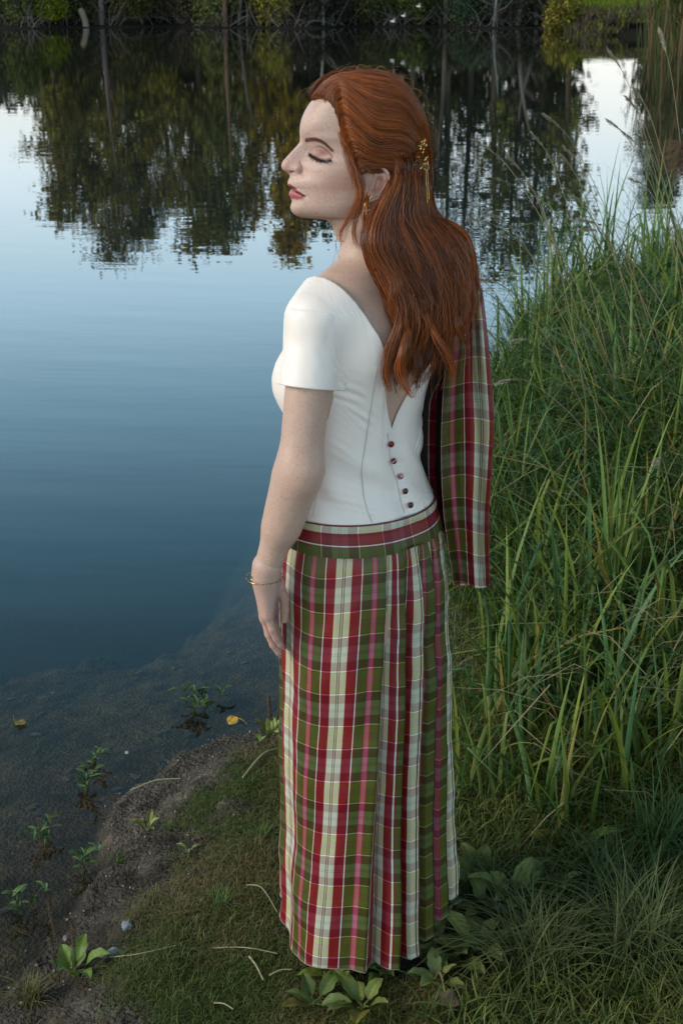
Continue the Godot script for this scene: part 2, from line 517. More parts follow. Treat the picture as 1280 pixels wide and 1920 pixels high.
func build_far() -> void:
	mat("bark", 0.95, 0.0, 0.2)
	var lm := mat("leaf", 0.65, 0.0, 0.35)
	lm.backlight_enabled = true
	lm.backlight = Color(0.45, 0.5, 0.3)
	M["clump_mesh"] = [leaf_clump(9, 0.34, 0.17, 0.3, 1), leaf_clump(10, 0.40, 0.15, 0.6, 2), leaf_clump(8, 0.30, 0.20, 0.2, 3)]
	rng.seed = 11
	# called, label, px, distance, height, half width, colour, sparseness, lean
	var olive := L(0.21, 0.185, 0.028)
	var dark := L(0.10, 0.125, 0.030)
	var gold := L(0.40, 0.27, 0.02)
	var grn := L(0.14, 0.155, 0.030)
	var T := [
		["willow_tree", "olive willow at the left end of the far bank, its reflection touching the pale water", 96, 56, 7.2, 0.85, olive, 0.25, -0.02],
		["willow_tree", "slim dark tree between the two leftmost willows of the far bank", 138, 58, 6.6, 0.9, dark, 0.3, 0.02],
		["willow_tree", "tallest olive tree on the left, its reflection hanging lowest left of the woman", 200, 56, 8.9, 1.15, olive, 0.15, -0.01],
		["willow_tree", "dark green tree just right of the tallest left-hand tree", 252, 57, 8.0, 1.0, grn, 0.2, 0.02],
		["willow_tree", "lower bushy tree in the middle of the left-hand row on the far bank", 306, 56, 6.9, 1.0, olive, 0.3, 0.0],
		["willow_tree", "broad olive tree left of the reddish leaning trunk", 366, 57, 8.4, 1.2, olive, 0.2, 0.01],
		["willow_tree", "dark tree with a reddish trunk leaning over the far waterline", 424, 55.5, 7.9, 0.95, grn, 0.3, -0.03],
		["poplar_tree", "slim yellowing tree standing alone before the sky gap left of her face", 470, 56, 7.4, 0.6, gold, 0.35, 0.0],
		["poplar_tree", "golden autumn tree whose reflection ends beside her chin", 545, 56, 8.6, 0.85, gold, 0.15, 0.0],
		["willow_tree", "dark tree behind the golden one, left of the pale bare trunk", 580, 59, 6.0, 1.3, dark, 0.1, 0.0],
		["willow_tree", "dark tree directly behind the top of her head", 640, 57, 7.2, 1.5, dark, 0.1, 0.0],
		["willow_tree", "olive tree behind the back of her head on the far bank", 716, 57, 8.2, 1.5, grn, 0.15, 0.0],
		["willow_tree", "golden green tree with dark trunk right of her head on the far bank", 780, 56, 9.0, 1.2, L(0.10, 0.095, 0.02), 0.25, 0.0],
		["poplar_tree", "tall thin-leaved poplar first right of her head", 838, 57, 9.8, 0.9, dark, 0.62, 0.01],
		["poplar_tree", "tall thin-leaved poplar with sky showing through, second right of her head", 884, 58, 10.0, 0.9, dark, 0.66, 0.0],
		["poplar_tree", "dark leaning poplar in the middle of the right-hand row", 930, 56, 9.6, 1.0, grn, 0.66, 0.03],
		["poplar_tree", "tall open poplar left of the dark forked trunk", 982, 57, 9.8, 1.0, dark, 0.68, -0.01],
		["poplar_tree", "open poplar close behind the dark forked trunk", 1024, 59, 9.4, 1.0, dark, 0.5, 0.0],
		["poplar_tree", "dark forked tree at the edge of the bright sky gap", 1070, 55, 8.2, 0.7, grn, 0.6, 0.01],
		["willow_tree", "rounded dark tree behind the reeds at the far right", 1262, 60, 6.4, 1.1, dark, 0.1, 0.0],
	]
	for a in T:
		tree(a[0], a[1], wx(a[2], a[3]), a[3], a[4], a[5], a[6], a[7], a[8])
	# the low growth along the waterline
	var B := [
		[8, 1.6, 2.6, L(0.045, 0.05, 0.025), 0.7, "grey green thicket at the left end of the far shore"],
		[38, 1.3, 2.8, dark, 0.9, "dark thicket left of the yellow-green bush on the far shore"],
		[120, 1.2, 1.5, L(0.04, 0.045, 0.02), 0.9, "low dark thicket just right of the yellow-green bush"],
		[178, 1.2, 1.9, L(0.05, 0.06, 0.02), 0.7, "brushy thicket right of the pale tree stump"],
		[232, 1.6, 1.8, L(0.07, 0.07, 0.02), 0.8, "olive thicket under the tallest left-hand tree"],
		[290, 1.7, 1.7, L(0.06, 0.062, 0.028), 0.5, "twiggy grey thicket in the middle of the left far shore"],
		[345, 1.5, 1.6, L(0.07, 0.065, 0.03), 0.5, "twiggy olive thicket left of the reddish trunk"],
		[398, 1.3, 1.7, dark, 0.8, "dark thicket beside the reddish leaning trunk"],
		[455, 1.4, 1.5, L(0.075, 0.08, 0.02), 0.7, "pale olive thicket beneath the slim yellowing tree"],
		[520, 1.5, 1.6, olive, 0.8, "olive thicket beneath the golden autumn tree"],
		[575, 1.4, 1.3, L(0.03, 0.03, 0.02), 0.4, "bare dark thicket left of the pale bare trunk"],
		[640, 1.7, 1.4, L(0.025, 0.028, 0.018), 0.5, "dark bare thicket above the top of her head"],
		[705, 1.7, 1.6, L(0.06, 0.075, 0.02), 0.8, "olive thicket above the back of her head"],
		[770, 1.5, 1.4, dark, 0.7, "dark thicket beneath the golden green tree"],
		[835, 1.5, 1.5, L(0.04, 0.06, 0.022), 0.8, "dark thicket at the foot of the first tall poplar"],
		[890, 1.4, 1.2, L(0.035, 0.065, 0.03), 1.0, "blue-green thicket hanging over the water right of her head"],
		[950, 1.6, 1.5, L(0.05, 0.055, 0.03), 0.5, "grey root thicket left of the meadow"],
		[1010, 1.5, 1.5, L(0.05, 0.055, 0.03), 0.6, "grey root thicket beside the meadow bank"],
		[1058, 1.0, 1.3, olive, 0.8, "olive thicket at the left edge of the meadow"],
	]
	for a in B:
		var d := far_edge(wx(a[0], 54.0)) + 0.5
		bush("thicket", a[5], wx(a[0], d), d, a[1], a[2], a[3], a[4], L(0.09, 0.08, 0.07), "thickets along the far shore")
	bush("yellow_bush", "rounded yellow-green bush at the water's edge, upper left", wx(86, 54.2), 54.4, 1.25, 0.85, L(0.17, 0.20, 0.012), 1.6, L(0.05, 0.05, 0.03))
	bush("shore_bush", "green-yellow bush reaching into the water below the meadow", wx(1095, 47.4), 47.3, 1.0, 0.62, L(0.14, 0.16, 0.02), 1.5, L(0.05, 0.05, 0.03))
	# pale stump and bare trunks
	var b := MB.new()
	b.tube(curve([Vector3(0.08, -0.2, 0), Vector3(0.05, 0.2, 0), Vector3(-0.10, 0.62, 0)], 7), PackedFloat32Array([0.14, 0.13, 0.12, 0.11, 0.11, 0.12, 0.09]), 9, L(0.16, 0.15, 0.14), L(0.2, 0.15, 0.1))
	var sx := wx(155, 54.0)
	tag(obj("tree_stump", b.mesh(), M.bark), "pale grey leaning tree stump at the far waterline", "tree stump").position = Vector3(sx, height(sx, 54.2), -54.2)
	var bare := [[421, 0.10, 0.05, L(0.14, 0.09, 0.06), 5.0, "slim reddish trunk rising straight from the far waterline"], [606, 0.07, -0.1, L(0.22, 0.2, 0.17), 4.5, "pale grey bare trunk above her hair on the far shore"], [446, 0.08, 0.25, L(0.10, 0.09, 0.08), 3.5, "grey trunk leaning right beside the reddish trunk"], [836, 0.13, -0.05, L(0.10, 0.085, 0.07), 6.0, "grey trunk in front of the dark poplars right of her head"], [925, 0.06, 0.12, L(0.13, 0.16, 0.16), 2.2, "thin bluish bare trunk among the roots, upper right"], [968, 0.12, 0.3, L(0.15, 0.13, 0.12), 3.6, "grey forked trunk leaning among roots left of the meadow"], [1008, 0.09, -0.25, L(0.13, 0.12, 0.11), 3.2, "grey trunk leaning left beside the meadow"], [190, 0.12, 0.12, L(0.11, 0.09, 0.085), 5.0, "brownish trunk right of the pale stump"]]
	for a in bare:
		var d := far_edge(wx(a[0], 54.0)) + 0.1
		var x := wx(a[0], d)
		var t := MB.new()
		t.tube(curve([Vector3(0, -0.3, 0), Vector3(a[2] * 0.6, a[4] * 0.35, rf(-0.1, 0.1)), Vector3(a[2] * 1.6 + rf(-0.1, 0.1), a[4] * 0.7, 0.1), Vector3(a[2] * 2.2, a[4], 0)], 10), radii(10, a[1], 0.02), 7, a[3])
		for k in 5:
			var f := rf(0.1, 0.8)
			var p := Vector3(a[2] * 2.0 * f, a[4] * f, 0)
			var s := 1.0 if k % 2 == 0 else -1.0
			t.tube(curve([p, p + Vector3(s * 0.4, rf(0.1, 0.5), rf(-0.2, 0.2)), p + Vector3(s * rf(0.6, 1.2), rf(0.0, 1.0), rf(-0.3, 0.3))], 6), radii(6, a[1] * 0.35, 0.006), 4, a[3] * 0.9, Color(-1, 0, 0), false)
		tag(obj("bare_trunk", t.mesh(), M.bark), a[5], "tree trunk", "bare trunks along the far shore").position = Vector3(x, height(x, d), -d)
	# roots and driftwood on the waterline: a tangle no one could count
	var rt := MB.new()
	for i in 420:
		var px := rf(-30, 1075)
		var d := far_edge(wx(px, 54.0)) + rf(-0.25, 0.5)
		var o := Vector3(wx(px, d), height(wx(px, d), d), -d)
		var e := o + Vector3(rf(-0.8, 0.8), rf(0.1, 1.0), rf(-0.2, 0.5))
		rt.tube(curve([o, o.lerp(e, 0.5) + Vector3(rf(-0.15, 0.15), rf(0.0, 0.2), 0), e], 5), radii(5, rf(0.008, 0.028), 0.005), 4, L(0.11, 0.10, 0.09) * rf(0.4, 1.3), Color(-1, 0, 0), false)
	tag(obj("tangled_roots", rt.mesh(), M.bark), "grey tangle of bare twigs and roots along the far waterline", "roots", "", "stuff")
	# far wood behind, one mass
	var ts := []
	var cols := []
	for i in 5200:
		var px := rf(-500, 1085) if rf(0, 1) < 0.86 else rf(1210, 1500)
		var d := rf(58, 66)
		var x := wx(px, d)
		var top := 2.9 if px < 66 else 4.4 if px < 1085 else 3.0
		ts.append(Transform3D(Basis.from_euler(Vector3(rf(-0.5, 0.5), rf(0, TAU), 0)).scaled(Vector3.ONE * rf(1.2, 2.6)), Vector3(x, height(x, d) + rf(0.0, top) * rf(0.5, 1.0), -d)))
		var v := rf(0.5, 1.3)
		cols.append(L(0.055, 0.066, 0.022) * v)
	tag(many("undergrowth", M.clump_mesh[0], M.leaf, ts, cols), "dark leafy undergrowth filling the wood behind the far shore", "undergrowth", "", "stuff")
	# reeds at the upper right, standing in the water
	rng.seed = 23
	var rm := mat("reed", 0.6, 0.0, 0.35)
	rm.backlight_enabled = true
	rm.backlight = Color(0.35, 0.4, 0.2)
	var rd := MB.new()
	var lv := MB.new()
	for i in 620:
		var d := rf(37.6, 42.5)
		var x := 7.75 + sqrt(rf(0, 1)) * 3.4 * 0.9 + (d - 37.6) * 0.12 + rf(-0.1, 0.1)
		var h := rf(1.9, 3.3) * smooth(7.3, 8.6, x + 0.5)
		var o := Vector3(x, -0.1, -d)
		var e := o + Vector3(rf(-0.35, 0.25), h, rf(-0.2, 0.2))
		var green := rf(0, 1) < 0.55
		var c := L(0.060, 0.085, 0.022) if green else L(0.17, 0.115, 0.05)
		c = c * rf(0.6, 1.3)
		rd.tube(PackedVector3Array([o, o.lerp(e, 0.5), e]), PackedFloat32Array([0.018, 0.014, 0.006]), 4, c, c, false)
		for k in 4:
			var f := rf(0.25, 0.95)
			var p := o.lerp(e, f)
			var a := rf(0, TAU)
			var q := p + Vector3(cos(a) * 0.28, rf(0.15, 0.4), sin(a) * 0.28)
			lv.blade(PackedVector3Array([p, p.lerp(q, 0.6) + Vector3(0, 0.06, 0), q - Vector3(0, rf(0, 0.25), 0)]), 0.045, c * rf(0.8, 1.3), c)
	var rt2 := thing("reed_bed", "tall green and straw-coloured reed bed standing in the water, upper right corner", "reeds")
	tag(obj("stems", rd.mesh(), rm, rt2), "", "", "", "stuff")
	tag(obj("leaves", lv.mesh(), rm, rt2), "", "", "", "stuff")
	# meadow grass on the far right bank
	ts = []
	cols = []
	for i in 2600:
		var d := rf(47.6, 62)
		var x := wx(rf(1060, 1300), d)
		var y := height(x, d)
		ts.append(Transform3D(Basis.from_euler(Vector3(rf(-0.3, 0.3), rf(0, TAU), 0)).scaled(Vector3(1.5, rf(0.5, 1.2), 1.5)), Vector3(x, y, -d)))
		var dry := rf(0, 1) < (0.75 if y < 0.62 else 0.1)
		var v := rf(0.6, 1.3)
		cols.append((L(0.09, 0.07, 0.045) if dry else L(0.13, 0.18, 0.012)) * v)
	tag(many("meadow_grass", tuft_mesh(16, 0.30, 0.03, 0.5, 5, 0.22, 3), rm, ts, cols), "bright green meadow grass on the far right bank", "grass", "", "stuff")
	# three small white birds low over the far water
	var spots := [[785, 12, 46.0, "topmost of three tiny white birds over the far water"], [757, 30, 45.0, "middle one of three tiny white birds over the far water"], [737, 40, 44.0, "lowest of three tiny white birds over the far water"]]
	var wm := mat("feather", 0.7)
	for s in spots:
		var t := thing("white_bird", s[3], "bird", P(s[0], s[1], s[2]), "white birds over the far water")
		var q := MB.new()
		q.ball(Vector3.ZERO, Vector3(0.055, 0.028, 0.028), 5, L(0.75, 0.75, 0.72))
		q.ball(Vector3(-0.06, 0.012, 0), Vector3(0.022, 0.02, 0.018), 4, L(0.75, 0.75, 0.72))
		obj("bird_body", q.mesh(), wm, t)
		for k in [-1.0, 1.0]:
			var w := MB.new()
			w.blade(PackedVector3Array([Vector3(0, 0.01, 0), Vector3(0.02, 0.06, 0.06 * k), Vector3(0.05, 0.09, 0.14 * k)]), 0.06, L(0.75, 0.75, 0.72), L(0.6, 0.6, 0.6), 0.1, Vector3(1, 0, 0))
			obj("wing", w.mesh(), wm, t)


# ---------------------------------------------------------------- grasses
func tuft_mesh(n: int, h: float, w: float, lean: float, seg: int, spread: float, sd: int, drop := 0.25) -> ArrayMesh:
	var r := RandomNumberGenerator.new()
	r.seed = sd
	var b := MB.new()
	for i in n:
		var a := r.randf() * TAU
		var dir := Vector3(cos(a), 0, sin(a))
		var o := Vector3(r.randf_range(-1, 1), 0, r.randf_range(-1, 1)) * spread * 0.5
		var l := h * r.randf_range(0.55, 1.1)
		var ln := lean * r.randf_range(0.2, 1.2)
		var pts := PackedVector3Array()
		for k in seg + 1:
			var f := float(k) / seg
			pts.append(o + dir * l * ln * pow(f, 1.7) + Vector3.UP * l * (f - drop * ln * f * f * f * 1.4))
		var v := r.randf_range(0.7, 1.25)
		var dry := r.randf()
		var c := Color(v, v, v)
		if dry < 0.12: c = Color(v * 2.2, v * 1.5, v * 1.2)
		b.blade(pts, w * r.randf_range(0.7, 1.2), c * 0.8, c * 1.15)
	return b.mesh()
func scatter(n: int, f: Callable) -> Array:
	var ts := []
	var cols := []
	var tries := 0
	while ts.size() < n and tries < n * 12:
		tries += 1
		var q: Array = f.call()
		if q.size():
			ts.append(q[0])
			cols.append(q[1])
	return [ts, cols]
func in_her(x: float, d: float, m: float) -> bool:
	var p := Vector2(x - 0.07, d - 2.42).rotated(deg_to_rad(-45))
	return (p / Vector2(0.17 + m, 0.22 + m)).length() < 1.0
func build_grass() -> void:
	rng.seed = 5
	var gm := mat("grass", 0.55, 0.0, 0.4)
	gm.backlight_enabled = true
	gm.backlight = Color(0.5, 0.55, 0.25)
	# short turf on the path, patchy towards the mud
	var turf := []
	for k in 4:
		turf.append(tuft_mesh(10, 0.030, 0.0016, 1.5, 4, 0.045, 40 + k, 0.6))
	for k in 4:
		var got := scatter(7000, func():
			var x := rf(-0.8, 1.0)
			var d := rf(1.95, 3.6)
			var s := shore_dist(x, d)
			var cover := smooth(0.10, 0.36, s + 0.16 * nz.get_noise_2d(x * 60.0, d * 60.0)) * smooth(-0.35, 0.1, nz.get_noise_2d(x * 45.0 + 77.0, d * 45.0) + (s - 0.28) * 1.2)
			if s < 0.03 or rf(0, 1) > cover: return []
			if in_her(x, d, -0.05): return []
			var hh := rf(0.55, 1.25) * (1.0 + 0.8 * smooth(0.2, 0.7, x))
			var dry := nz.get_noise_2d(x * 35.0, d * 35.0 + 31.0) + rf(-0.3, 0.3)
			var c := L(0.085, 0.115, 0.022).lerp(L(0.18, 0.145, 0.055), smooth(0.0, 0.45, dry)) * rf(0.7, 1.35)
			return [Transform3D(Basis.from_euler(Vector3(rf(-0.2, 0.2), rf(0, TAU), rf(-0.2, 0.2))).scaled(Vector3.ONE * hh), Vector3(x, height(x, d) - 0.003, -d)), c])
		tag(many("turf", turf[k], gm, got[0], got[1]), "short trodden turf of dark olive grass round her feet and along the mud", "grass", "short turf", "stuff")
	# ankle-high grass between the path and the bank
	var mid := scatter(2400, func():
		var x := rf(0.16, 1.15)
		var d := rf(2.02, 3.25)
		if in_her(x, d, 0.03) or shore_dist(x, d) < 0.1: return []
		if rf(0, 1) > smooth(0.14, 0.42, x + 0.25 * nz.get_noise_2d(x * 50.0, d * 50.0)): return []
		var c := L(0.065, 0.110, 0.022).lerp(L(0.15, 0.155, 0.035), rf(0, 1)) * rf(0.6, 1.4)
		return [Transform3D(Basis.from_euler(Vector3(rf(-0.3, 0.3), rf(0, TAU), rf(-0.3, 0.3))).scaled(Vector3.ONE * rf(0.5, 1.2)), Vector3(x, height(x, d) - 0.004, -d)), c])
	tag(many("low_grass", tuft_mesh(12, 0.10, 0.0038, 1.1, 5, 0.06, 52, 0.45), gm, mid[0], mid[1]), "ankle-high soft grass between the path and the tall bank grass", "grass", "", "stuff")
	# the tall mixed grass of the right bank
	var kinds := [tuft_mesh(12, 0.50, 0.0078, 0.9, 6, 0.12, 61), tuft_mesh(12, 0.44, 0.0105, 1.15, 6, 0.14, 62, 0.5), tuft_mesh(16, 0.38, 0.0045, 1.2, 6, 0.12, 63, 0.55), tuft_mesh(9, 0.58, 0.0125, 0.8, 7, 0.12, 64, 0.3)]
	var count := [1000, 1500, 700, 1150]
	for k in 4:
		var got := scatter(count[k], func():
			var d := 2.55 + pow(rf(0, 1), 1.5) * 12.0
			var x := rf(0.22, 1.2 + d * 0.55)
			var s := shore_dist(x, d)
			if s < 0.0 or (d < 4.2 and x < 0.24 + 0.16 * smooth(3.3, 2.9, d) + 0.10 * maxf(3.0 - d, 0.0) * 4.0) or in_her(x, d, 0.16): return []
			if s > 6.5 or absf(x) > d * 0.62 or (absf(x) > d * 0.30 and rf(0, 1) < 0.45): return []
			var near := smooth(2.5, 3.1, d) * smooth(0.22, 0.55, x)
			if rf(0, 1) > 0.12 + near: return []
			var hh := rf(0.6, 1.1) * lerpf(0.35, 1.0, near) * lerpf(1.0, 0.75, smooth(5.0, 8.0, d)) * lerpf(0.55, 1.0, smooth(2.9, 4.6, d))
			var c := L(0.060, 0.098, 0.016)
			if k == 1: c = L(0.125, 0.140, 0.018)
			if k == 2: c = L(0.110, 0.120, 0.026).lerp(L(0.32, 0.25, 0.12), smooth(0.62, 0.95, rf(0, 1)))
			if k == 3: c = L(0.050, 0.105, 0.028)
			return [Transform3D(Basis.from_euler(Vector3(rf(-0.25, 0.25), rf(0, TAU), rf(-0.05, 0.3))).scaled(Vector3(1, 1, 1) * hh), Vector3(x, height(x, d) - 0.01, -d)), c * rf(0.65, 1.4)])
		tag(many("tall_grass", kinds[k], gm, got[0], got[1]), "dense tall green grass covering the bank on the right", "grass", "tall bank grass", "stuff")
	# matted dry straw between them
	var sw := MB.new()
	for i in 1100:
		var d := 2.8 + pow(rf(0, 1), 1.4) * 7.0
		var x := rf(0.42, 1.0 + d * 0.3)
		var s := shore_dist(x, d)
		if s < -0.05 or s > 2.5: continue
		var h := height(x, d) + rf(0.03, 0.42)
		var a := rf(-1.1, 1.1) + (PI if rf(0, 1) < 0.6 else 0.0)
		var l := rf(0.10, 0.34)
		var o := Vector3(x, h, -d)
		var e := o + Vector3(cos(a) * l, rf(-0.14, 0.16), sin(a) * l * 0.8)
		sw.blade(PackedVector3Array([o, o.lerp(e, 0.5) + Vector3(0, rf(0.0, 0.06), 0), e]), rf(0.002, 0.0042), L(0.38, 0.30, 0.17) * rf(0.5, 1.2), L(0.42, 0.35, 0.21))
	tag(obj("dry_straw", sw.mesh(), gm), "matted pale dry straw lying in the bank grass", "straw", "", "stuff")
	# broad blades standing all over the bank between the clumps, more than anyone could count
	var sb := MB.new()
	for i in 5200:
		var d := 2.75 + pow(rf(0, 1), 1.3) * 5.6
		var x := rf(0.40, 0.75 + d * 0.26)
		var s := shore_dist(x, d)
		if s < 0.02 or s > 2.6 or in_her(x, d, 0.2) or x < 0.40 + 0.05 * maxf(0.0, 3.2 - d): continue
		if nz.get_noise_2d(x * 50.0 + 7.0, d * 50.0) < 0.02: continue
		var h := rf(0.30, 0.74) * lerpf(0.6, 1.0, smooth(2.8, 3.6, d)) * lerpf(1.0, 0.8, smooth(5.5, 8.0, d))
		var an := rf(0, TAU)
		var ln := rf(0.1, 0.6) if rf(0, 1) < 0.7 else rf(0.6, 1.1)
		var dir := Vector3(cos(an), 0, sin(an))
		var o := Vector3(x, height(x, d) - 0.01, -d)
		var kink := rf(0.45, 0.8) if rf(0, 1) < 0.25 else 2.0
		var pts := PackedVector3Array()
		for k in 8:
			var f := k / 7.0
			var p := o + dir * h * ln * pow(f, 1.7) + Vector3.UP * h * (f - 0.40 * ln * pow(f, 2.8))
			if f > kink: p += (dir * 0.5 - Vector3.UP * 1.4) * h * (f - kink) * 0.8
			pts.append(p)
		var c := L(0.048, 0.130, 0.042).lerp(L(0.150, 0.190, 0.024), rf(0, 1)) * rf(0.5, 1.3)
		if rf(0, 1) < 0.06: c = L(0.26, 0.21, 0.06)
		sb.blade(pts, rf(0.009, 0.0175), c * 0.75, c * 1.15, 0.22, dir.cross(Vector3.UP).rotated(Vector3.UP, rf(-0.6, 0.6)))  # upper part of each blade coloured brighter, to look lit
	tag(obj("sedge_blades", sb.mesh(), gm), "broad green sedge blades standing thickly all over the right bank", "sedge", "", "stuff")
	# broad-leaved sedges: each clump a thing
	rng.seed = 9
	var C := [
		[1125, 1150, 3.55, 0.78, 34, "large upright clump of broad blue-green sedge in front of the bank grass, middle right"],
		[1020, 1130, 3.45, 0.55, 22, "smaller sedge clump left of the large upright clump"],
		[1235, 1290, 3.2, 0.72, 24, "sedge clump at the right edge level with her knees"],
		[1010, 690, 6.9, 0.78, 40, "dark sedge clump growing at the waterline beside the jacket"],
		[1065, 600, 7.6, 0.95, 44, "tall dark sedge clump behind the waterline, under the dry stalks"],
		[960, 760, 6.2, 0.70, 30, "low sedge clump overhanging the water right behind the jacket"],
		[1150, 560, 7.6, 0.95, 40, "tall sedge clump left of the brown reed plume"],
		[1230, 520, 7.0, 1.05, 40, "tall sedge clump at the right edge under the brown reed plume"],
		[935, 800, 5.6, 0.5, 24, "short sedge clump touching the right edge of the jacket"],
		[1200, 760, 5.0, 0.8, 30, "yellow-green sedge clump high on the bank at the right edge"],
		[905, 1420, 2.95, 0.36, 20, "short broad-bladed clump close to the right side of the skirt"],
		[960, 1280, 3.2, 0.45, 22, "loose broad-bladed clump below the hanging jacket"],
		[1150, 1420, 3.0, 0.42, 22, "clump of bent and cut broad blades, lower right bank"],
	]
	for a in C:
		var g := P(a[0], a[1], a[2])
		var hy := height(g.x, a[2])
		var t := thing("sedge_clump", a[5], "sedge", Vector3(g.x, hy, -a[2]), "sedge clumps on the right bank")
		var far: bool = a[2] > 4.5
		var b := MB.new()
		for i in a[4]:
			var q := a[3] * rf(0.55, 1.05) as float
			var an := rf(0, TAU)
			var ln := rf(0.05, 0.5) if rf(0, 1) < 0.75 else rf(0.5, 0.95)
			var dir := Vector3(cos(an), 0, sin(an))
			var o := Vector3(rng.randfn() * 0.05, 0, rng.randfn() * 0.05) * (1.8 if far else 1.0)
			var pts := PackedVector3Array()
			var kink := rf(0.5, 0.8) if rf(0, 1) < 0.22 else 2.0
			for k in 9:
				var f := k / 8.0
				var p := o + dir * q * ln * pow(f, 1.8) + Vector3.UP * q * (f - 0.35 * ln * pow(f, 3.0))
				if f > kink: p += (dir * 0.5 - Vector3.UP * 1.5) * q * (f - kink) * 0.8
				pts.append(p)
			var c := L(0.060, 0.140, 0.056).lerp(L(0.15, 0.19, 0.03), rf(0, 1)) * rf(0.75, 1.5)
			if rf(0, 1) < 0.07: c = L(0.22, 0.19, 0.05)
			var bb := MB.new() if not far else b
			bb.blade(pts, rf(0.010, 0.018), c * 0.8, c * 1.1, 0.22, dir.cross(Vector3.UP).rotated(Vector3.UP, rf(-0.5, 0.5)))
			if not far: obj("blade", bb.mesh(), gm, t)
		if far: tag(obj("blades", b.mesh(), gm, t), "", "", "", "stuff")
	build_stalks(gm)
func build_stalks(gm: Material) -> void:
	rng.seed = 14
	# tip px, tip py, tip distance, root px, root py, root distance
	var W := [
		[886, 262, 4.6, 1165, 640, 4.9, "pale dry grass stalk whose seed head points furthest left at the height of her ear"],
		[1017, 214, 4.8, 1245, 520, 5.0, "dry stalk with its seed head before dark tree reflections at her brow's height"],
		[996, 250, 5.0, 1150, 560, 5.2, "dry stalk with steep seed head below the brow-high one"],
		[950, 294, 4.7, 1130, 620, 4.9, "dry stalk whose seed head hangs level with her hair clip"],
		[1056, 276, 5.0, 1215, 480, 5.1, "dry stalk with a short seed head in the bright reflection's lower left"],
		[1050, 292, 4.8, 1190, 560, 5.0, "dry stalk close under the short-headed one"],
		[988, 342, 4.6, 1110, 600, 4.8, "dry stalk with small seed head left of the sedge tips"],
		[1140, 95, 4.9, 1320, 330, 5.0, "dry stalk crossing the bright sky reflection from the right edge"],
		[1235, 57, 4.6, 1360, 150, 4.6, "thick pale seed head entering at the top of the right edge"],
		[1186, 165, 4.9, 1340, 300, 5.0, "dry stalk in the bright reflection, second below the crossing one"],
		[1172, 182, 4.8, 1330, 390, 5.0, "dry stalk drooping below the second one in the bright reflection"],
		[1138, 226, 4.9, 1330, 440, 5.0, "dry stalk over the lower edge of the bright reflection"],
		[1165, 248, 4.7, 1335, 480, 4.9, "dry stalk reaching left just above the brown plume"],
		[880, 410, 4.2, 1180, 700, 4.6, "long pale stalk whose seed head is nearest her hair at chin height"],
		[918, 402, 4.3, 1140, 560, 4.6, "dry stalk bent over level with her chin, right of the hair-high one"],
		[1070, 368, 4.8, 1230, 560, 4.9, "dry stalk with rough seed head in the middle of the sedges"],
		[1180, 336, 4.8, 1340, 520, 4.9, "dry stalk across the sedges near the right edge"],
		[900, 525, 3.9, 1130, 780, 4.3, "dry stalk sloping right of her shoulder"],
		[1085, 412, 4.5, 1260, 620, 4.7, "dry stalk above the straw in the upper bank"],
		[1090, 430, 4.4, 1300, 640, 4.6, "dry stalk with pale head just below the upper bank one"],
		[960, 640, 4.0, 1180, 720, 4.2, "nearly level dry stalk over the sedges at sleeve height"],
		[930, 720, 3.9, 1150, 790, 4.1, "nearly level pale stalk right of the jacket at elbow height"],
		[1226, 870, 3.0, 1290, 770, 3.3, "short pale stalk hanging its head down at the right edge"],
	]
	var hm := mat("seed_head", 0.85, 0.0, 0.2)
	for a in W:
		var tip := P(a[0], a[1], a[2])
		var g := P(a[3], a[4], a[5])
		g.y = minf(g.y, height(g.x, a[5]) + 0.35)
		var t := thing("dry_stalk", a[6], "grass stalk", g, "dry stalks with seed heads")
		var e := tip - g
		var up := 0.10 + 0.12 * e.length()
		var pts := curve([Vector3.ZERO, e * 0.36 + Vector3(0, up * 0.42, 0), e * 0.76 + Vector3(0, up * 0.44, 0), e], 18)
		var b := MB.new()
		var c := L(0.33, 0.26, 0.16) * rf(0.75, 1.15)
		b.tube(pts, radii(18, 0.0017, 0.0008), 4, c, c, false)
		obj("stem", b.mesh(), gm, t)
		var s := MB.new()
		var n := 70
		for i in n:
			var f := lerpf(0.80, 1.0, float(i) / n) * 17.0
			var k := mini(int(f), 16)
			var p := pts[k].lerp(pts[k + 1], f - k)
			var dr := (pts[k + 1] - pts[k]).normalized()
			var w := sin(float(i) / n * PI) * 0.6 + 0.45
			var sd := Vector3(rng.randfn(), rng.randfn(), rng.randfn()).normalized() * 0.0070 * w
			var q := p + dr * rf(0.008, 0.016) + sd
			s.blade(PackedVector3Array([p + sd * 0.25, p.lerp(q, 0.5) + sd * 0.4, q]), 0.0032, L(0.36, 0.30, 0.21) * rf(0.6, 1.2), L(0.42, 0.37, 0.28), 0.4)
		obj("seed_head", s.mesh(), hm, t)
	# the brown reed plume at the right edge
	var o := P(1300, 330, 4.6)
	var t := thing("reed_plume", "feathery reddish brown reed plume hanging in from the right edge", "reed", o)
	var b := MB.new()
	var tip := P(1236, 256, 4.55) - o
	b.tube(curve([Vector3(0.22, -0.95, 0.03), Vector3(0.10, -0.4, 0.01), Vector3(0.0, 0.03, 0), Vector3(-0.03, 0.10, 0)], 10), radii(10, 0.003, 0.0015), 5, L(0.2, 0.15, 0.08), Color(-1, 0, 0), false)
	obj("stem", b.mesh(), gm, t)
	var s := MB.new()
